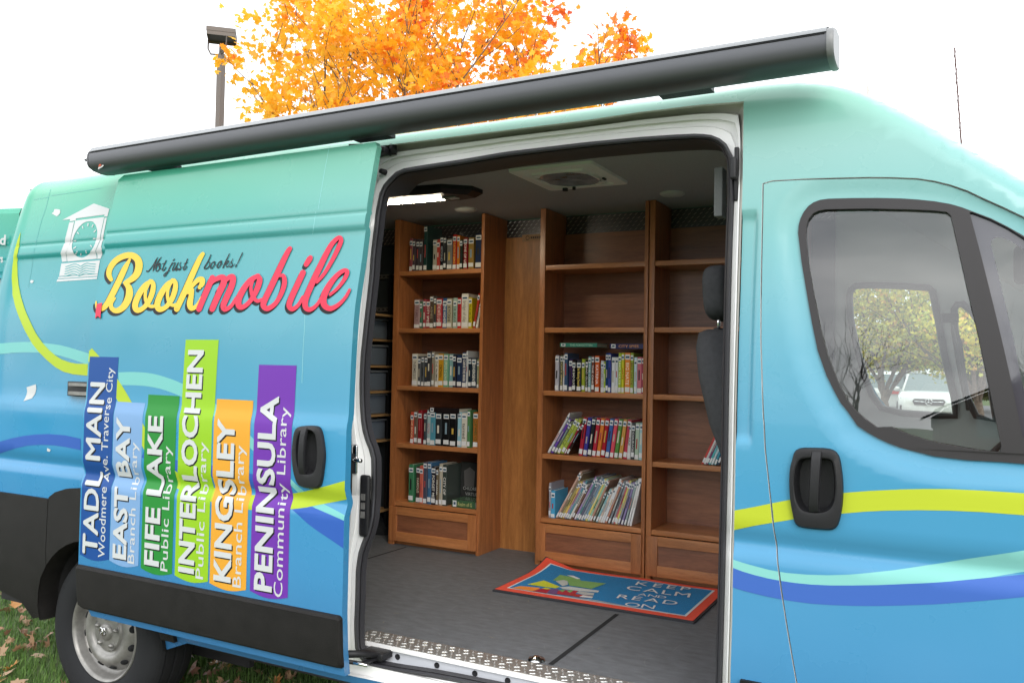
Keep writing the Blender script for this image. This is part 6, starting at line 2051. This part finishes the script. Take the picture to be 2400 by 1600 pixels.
def wmap(c, cc, cr, rg):
    n_ = noise.noise(c * .9) * 1.1 + noise.noise(c * 2.6) * .5
    rx = (c.x - cc.x) / cr.x
    v = n_ * .8 - .34 + .42 * rx + rg.gauss(0, .25) + .25 * (c.z - cc.z) / cr.z
    return 4 if v < -.45 else 0 if v < -.02 else 1 if v < .3 else 2 if v < .65 else 3
mc = atY(985, 60, 11.0)
maple = tree('maple_tree', (mc.x, 11.0, 0), 9, (mc.x, 11.0, mc.z - .05), (3.85, 3.0, 3.3), 'maple tree with yellow and orange autumn leaves rising behind the van', None, ORG, 22500, .138, 21, clump=-.10, twig_r=.013, spread=.15, wide=1.25, weight=wmap, limbs=11, trunk_h=2.2, trunk_r=.13, dens_low=.9)
# more trees across the car park, seen through the cab windows
YG = [leafmat('pale_yellow', (.75, .66, .10)), leafmat('yellow_green', (.52, .56, .12)), leafmat('mid_green', (.20, .26, .06)), leafmat('pale_orange', (.78, .45, .14))]
def wyg(c, cc, cr, rg):
    return rg.choices([0, 1, 2, 3], [5, 4, 2, 1.2])[0]
for i, (px_, Y, h, r_, lab, n_) in enumerate(((2090, 22, 3.5, 3.4, 'yellow green tree beyond the car park, left half of the cab windows', 5200), (2290, 21, 3.3, 3.0, 'yellow green tree beyond the car park, seen near the windscreen pillar', 4200), (1880, 24, 3.8, 3.4, 'yellowing tree hidden mostly behind the cab door', 1800))):
    q = atY(px_, 760, Y)
    tree('ash_tree', (q.x, Y, 0), 6, (q.x, Y, h), (r_, r_, 2.5), lab, 'yellow green trees behind the cab windows', YG, n_ * 3, .105, 40 + i, weight=wyg, limbs=8, trunk_h=1.3, trunk_r=.14, dens_low=.3, levels=3)
SH = [leafmat('shrub_dark', (.05, .08, .025), .3), leafmat('shrub_mid', (.10, .13, .03), .3)]
for i, px_ in enumerate((1960, 2075, 2170, 2270, 2380)):
    q = atY(px_, 860, 40)
    tree('shrub', (q.x, 40, 0), 3, (q.x, 40, 2.2), (2.6, 2.0, 2.5), 'dark green shrub behind the parked cars, %s from left through the windows' % ORD[i], 'dark shrubs behind the car park', SH, 1500, .40, 60 + i, limbs=7, trunk_h=.5, trunk_r=.08, dens_low=.1, levels=2)

# ---- lot lamp
q = atY(517, 200, 12.5)
t = thing('street_lamp', 'brown shoebox street lamp on a square pole, left of the maple', 'street lamp', (q.x, 12.5, 0))
M_BRONZE = mat('bronze_paint', (.105, .085, .072), .55)
hz_ = atY(517, 92, 12.5).z; 
b = MB(); b.box((q.x - .065, 12.435, 0), (q.x + .065, 12.565, atY(517, 128, 12.5).z), M_BRONZE, bev=.008); b.build('pole', t)
rt45 = Matrix.Rotation(R(43), 3, 'Z')
b = MB()
top = atY(517, 66, 12.5).z; bot = atY(517, 112, 12.5).z
c0 = Vector((q.x, 12.5, 0))
def sq_(hw, z):
    return [c0 + rt45 @ Vector((x * hw, y * hw, 0)) + Vector((0, 0, z)) for x, y in ((-1, -1), (1, -1), (1, 1), (-1, 1))]
zt_, zb2 = hz_ + .14, hz_ - .03
b.loft([sq_(.25, zb2 + .05), sq_(.28, zb2), sq_(.28, zb2 + .08), sq_(.287, zb2 + .08), sq_(.287, zb2 + .16), sq_(.275, zb2 + .17)], M_BRONZE, smooth=False, cap=True)
b.add(sq_(.25, zb2 + .045), [(0, 1, 2, 3)], mat('lamp_underside', (.05, .045, .04), .5))
b.build('lamp_head', t)
b = MB()
pt_ = Vector((q.x, 12.5, atY(517, 128, 12.5).z))
for sx in (-1, 1):
    b.tube([pt_ + Vector((.03 * sx, -.05, -.02)), pt_ + Vector((.2 * sx, -.1, .0)), pt_ + Vector((.26 * sx, -.12, .12)), pt_ + Vector((.26 * sx, -.12, .30))], .018, M_BRONZE, 6)
b.tube([pt_, pt_ + Vector((0, 0, .22))], .05, M_BRONZE, 8)
b.build('bracket', t)

# ---- wires
M_WIRE = mat('wire', (.30, .30, .31), .8)
for i, ((x0, y0), (x1, y1)) in enumerate(((C(7, [(1395, 550)])[0], C(7, [(2352, 402)])[0]), (C(7, [(1480, 664)])[0], C(7, [(2352, 525)])[0]), (C(7, [(1700, 806)])[0], C(7, [(2352, 712)])[0]))):
    a0 = atY(x0, y0, 70); a1 = atY(x1, y1, 66); d = a1 - a0
    b = MB(); P = [a0 - d * .05 + d * 1.6 * k / 12 - Vector((0, 0, .5 * math.sin(math.pi * k / 12))) for k in range(13)]
    b.tube(P, .026, M_WIRE, 5)
    o = b.build('power_line'); tag(o, 'thin power line in the white sky, %s of three right of the awning' % ('highest', 'middle', 'lowest')[i], 'power line', 'power lines in the sky')
a0 = atY(*C(7, [(1395, 550)])[0], 70)
b = MB(); b.tube([(a0.x, 70, 0), (a0.x, 70, a0.z + .3)], .11, mat('pale_pole', (.42, .40, .38), .8), 8)
o = b.build('utility_pole'); tag(o, 'distant utility pole showing just above the cab roof', 'utility pole')

# ---- cars
def car(name, loc, yaw, colr, label, dark=False, rear=False):
    t = thing(name, label, 'car', loc, 'cars in the car park behind the van')
    Mx = Matrix.Translation(loc) @ Matrix.Rotation(yaw, 4, 'Z')
    paint = mat(name + '_paint', colr, .25, coat=.8)
    def T(vs):
        return [Mx @ Vector(v) for v in vs]
    W = .92
    # stations along length (x forward = +X local): (x, half width, z low, z shoulder, z top, half width top)
    ST_ = [(-2.15, .80, .45, .80, .86, .70), (-2.08, .88, .32, .86, 1.00, .78), (-1.90, .91, .30, .95, 1.05, .82), (-1.2, .92, .28, .98, 1.04, .84), (0, .92, .28, .97, 1.02, .84), (.9, .92, .28, .95, 1.02, .84), (1.5, .91, .28, .90, .98, .80), (1.95, .88, .28, .82, .90, .74), (2.13, .80, .30, .70, .80, .66), (2.20, .70, .34, .60, .68, .55)]
    rings_ = []
    for x, hw, zl_, zs_, zt_, ht in ST_:
        rings_.append(T([(x, -hw * .92, zl_), (x, -hw, zl_ + .12), (x, -hw, zs_ - .1), (x, -hw * .985, zs_), (x, -ht, zt_), (x, -ht * .5, zt_ + .02), (x, ht * .5, zt_ + .02), (x, ht, zt_), (x, hw * .985, zs_), (x, hw, zs_ - .1), (x, hw, zl_ + .12), (x, hw * .92, zl_)]))
    b = MB(); b.loft(rings_, paint, cap=True); b.add(rings_[0], [tuple(range(12))[::-1]], paint); b.build('body', t, sharp=40)
    b = MB()
    G = [(-2.0, .78, 1.02), (-1.75, .70, 1.50), (-1.4, .66, 1.60), (-.2, .66, 1.64), (.45, .64, 1.56), (1.22, .78, 1.0)]
    pr = [T([(x, -h, 1.0), (x, -h * (.98 if z < 1.1 else .96), z), (x, h * (.98 if z < 1.1 else .96), z), (x, h, 1.0)]) for x, h, z in G]
    gr = [T([(x, -.83, .98), (x, -h, z), (x, h, z), (x, .83, .98)]) for x, h, z in G]
    b.loft(gr, M_CARGLASS, closed=False, smooth=False); b.build('windows', t)
    b = MB()
    for i in range(1, 4):
        b.add([gr[i][1] + Vector((0, 0, .012)), gr[i][2] + Vector((0, 0, .012)), gr[i + 1][2] + Vector((0, 0, .012)), gr[i + 1][1] + Vector((0, 0, .012))], [(0, 1, 2, 3)], paint)
    for s_ in (-1, 1):
        for xa, xb in (((.45, .645 * s_, 1.565), (1.22, .79 * s_, 1.0)), ((-.2, .67 * s_, 1.64), (-.22, .84 * s_, 1.0)), ((-1.4, .67 * s_, 1.60), (-1.75, .84 * s_, 1.0))):
            b.tube(T([xa, xb]), .035, paint, 6)
        b.tube(T([(-1.6, .68 * s_, 1.60), (-.2, .67 * s_, 1.68), (.35, .66 * s_, 1.61)]), .02, M_STEEL, 6)
    b.build('roof', t)
    for x in (-1.35, 1.35):
        for s_ in (-1, 1):
            b = MB(); b.lathe([(0, 0), (.20, .0), (.22, -.02), (.33, -.01), (.34, .02), (.34, .2)], Mx @ Vector((x, .93 * s_, .34)), Mx.to_3x3() @ Vector((0, -s_, 0)), M_TYRE, 28)
            w0 = b.build('wheel', t)
            b = MB(); b.lathe([(0, -.025), (.06, -.02), (.19, -.012), (.205, .0)], Mx @ Vector((x, .93 * s_, .34)), Mx.to_3x3() @ Vector((0, -s_, 0)), M_STEEL, 20); b.build('rim', w0)
    for s_ in (-1, 1):
        b = MB(); b.loft([T([(2.02, .46 * s_, .70), (2.10, .48 * s_, .80), (1.98, .80 * s_, .80), (1.93, .82 * s_, .70)]), T([(2.20, .48 * s_, .70), (2.14, .50 * s_, .79), (2.02, .82 * s_, .82), (2.02, .83 * s_, .70)])], mat('headlamp_glass', (.55, .58, .60), .1, coat=1), cap=True, smooth=False); b.build('headlight', t)
        b = MB(); b.box((-2.2, .5 * s_ - .2, .86), (-2.05, .5 * s_ + .2, .98), mat('tail_lamp', (.5, .02, .02), .2, coat=1))
        v_ = b.v; b.v = [tuple(Mx @ Vector(p)) for p in v_]; b.build('tail_light', t)
        b = MB(); blob(b, (.75, 1.0 * s_, 1.05), (.08, .12, .08), paint, .7, 12); b.v = [tuple(Mx @ Vector(p)) for p in b.v]; b.build('mirror', t)
    b = MB()
    b.loft([T([(2.215, -.40, .60), (2.20, -.46, .72), (2.165, -.40, .79), (2.165, .40, .79), (2.20, .46, .72), (2.215, .40, .60)]), T([(2.24, -.38, .61), (2.225, -.44, .72), (2.19, -.38, .78), (2.19, .38, .78), (2.225, .44, .72), (2.24, .38, .61)])], M_BLACK, cap=True, smooth=False)
    g_ = b.build('grille', t)
    if not dark:
        b = MB()
        c = Mx @ Vector((2.255, 0, .70)); ax = Mx.to_3x3() @ Vector((1, 0, 0)); sd_ = Mx.to_3x3() @ Vector((0, 1, 0)); up = Vector((0, 0, 1))
        b.tube([c + (sd_ * math.cos(k * .3927) + up * math.sin(k * .3927)) * .095 for k in range(16)], .010, M_CHROME, 6, closed=True)
        for k in range(3):
            a = math.pi / 2 + k * 2.0944
            b.tube([c, c + (sd_ * math.cos(a) + up * math.sin(a)) * .09], [.014, .005], M_CHROME, 6)
        for s_ in (-1, 1):
            b.tube([c + sd_ * .11 * s_, c + sd_ * .40 * s_ + up * .01], .014, M_CHROME, 6)
        b.build('emblem', g_)
    b = MB(); b.box((2.15, -.62, .34), (2.22, .62, .42), M_STEEL, bev=.01); b.v = [tuple(Mx @ Vector(p)) for p in b.v]; b.build('bumper_bar', t)
    b = MB()
    for s_ in (-1, 1):
        b.box((2.06, .70 * s_ - .12, .42), (2.16, .70 * s_ + .12, .58), M_BLACK, bev=.02)
    b.v = [tuple(Mx @ Vector(p)) for p in b.v]; b.build('air_intake', t)
    return t
q = atY(2177, 930, 29.0)
car('parked_car', (q.x, 31.2, .02), R(-90), (.58, .58, .565), 'white SUV facing the van with a round star emblem in its grille')
q = atY(2092, 920, 30)
car('parked_car', (q.x, 33.5, .02), R(75), (.07, .08, .09), 'dark grey SUV parked left of the white SUV, tail towards the van', dark=True)
q = atY(2010, 920, 30)
car('parked_car', (q.x - .3, 34, .02), R(85), (.70, .72, .74), 'silver car at the left edge of the cab windows, tail towards the van', dark=True)
q = atY(2330, 920, 30)
car('parked_car', (q.x + 1.5, 33, .02), R(-90), (.25, .26, .28), 'grey car parked right of the white SUV behind the cab pillar', dark=True)

# ---- what stands behind the photographer and shows as reflections
t = thing('brick_house', 'brown gabled house mirrored in the cab door window', 'house', (9, -22, 0))
M_BRICK = mat('brown_brick', (.13, .065, .045), .9, noise_amt=.3, noise_scale=30)
M_SHING = mat('shingle_roof', (.06, .035, .03), .9, noise_amt=.3, noise_scale=20)
b = MB(); b.box((1, -34, 0), (17, -22, 2.4), M_BRICK)
b.add([(1, -22, 2.4), (17, -22, 2.4), (9, -22, 7.2), (1, -34, 2.4), (17, -34, 2.4), (9, -34, 7.2)], [(0, 1, 2), (3, 5, 4)], M_BRICK); b.build('wall', t)
b = MB(); b.add([(.2, -21.2, 2.1), (9, -21.2, 7.4), (17.8, -21.2, 2.1), (.2, -34.8, 2.1), (9, -34.8, 7.4), (17.8, -34.8, 2.1)], [(0, 1, 4, 3), (1, 2, 5, 4)], M_SHING); b.build('roof', t)
for x in (3.5, 8, 12.5):
    b = MB(); b.box((x - .7, -22.03, 1.0), (x + .7, -21.99, 2.3), M_CARGLASS); b.build('window', t)
BR = []
for i, (x, y, h, s_) in enumerate(((-7, -14, 5.2, 81), (-2.5, -17, 5.6, 82), (5, -15, 5.0, 83), (11, -16, 5.4, 84), (-14, -18, 5.5, 85))):
    tree('bare_tree', (x, y, 0), 7, (x, y, h), (3.0, 3.0, 3.2), 'bare dark branched tree behind the photographer, %s from left' % ORD[i], 'bare trees behind the photographer', BR, 0, .1, s_, bark=M_BARKD, limbs=8, trunk_h=1.8, trunk_r=.12, levels=3)
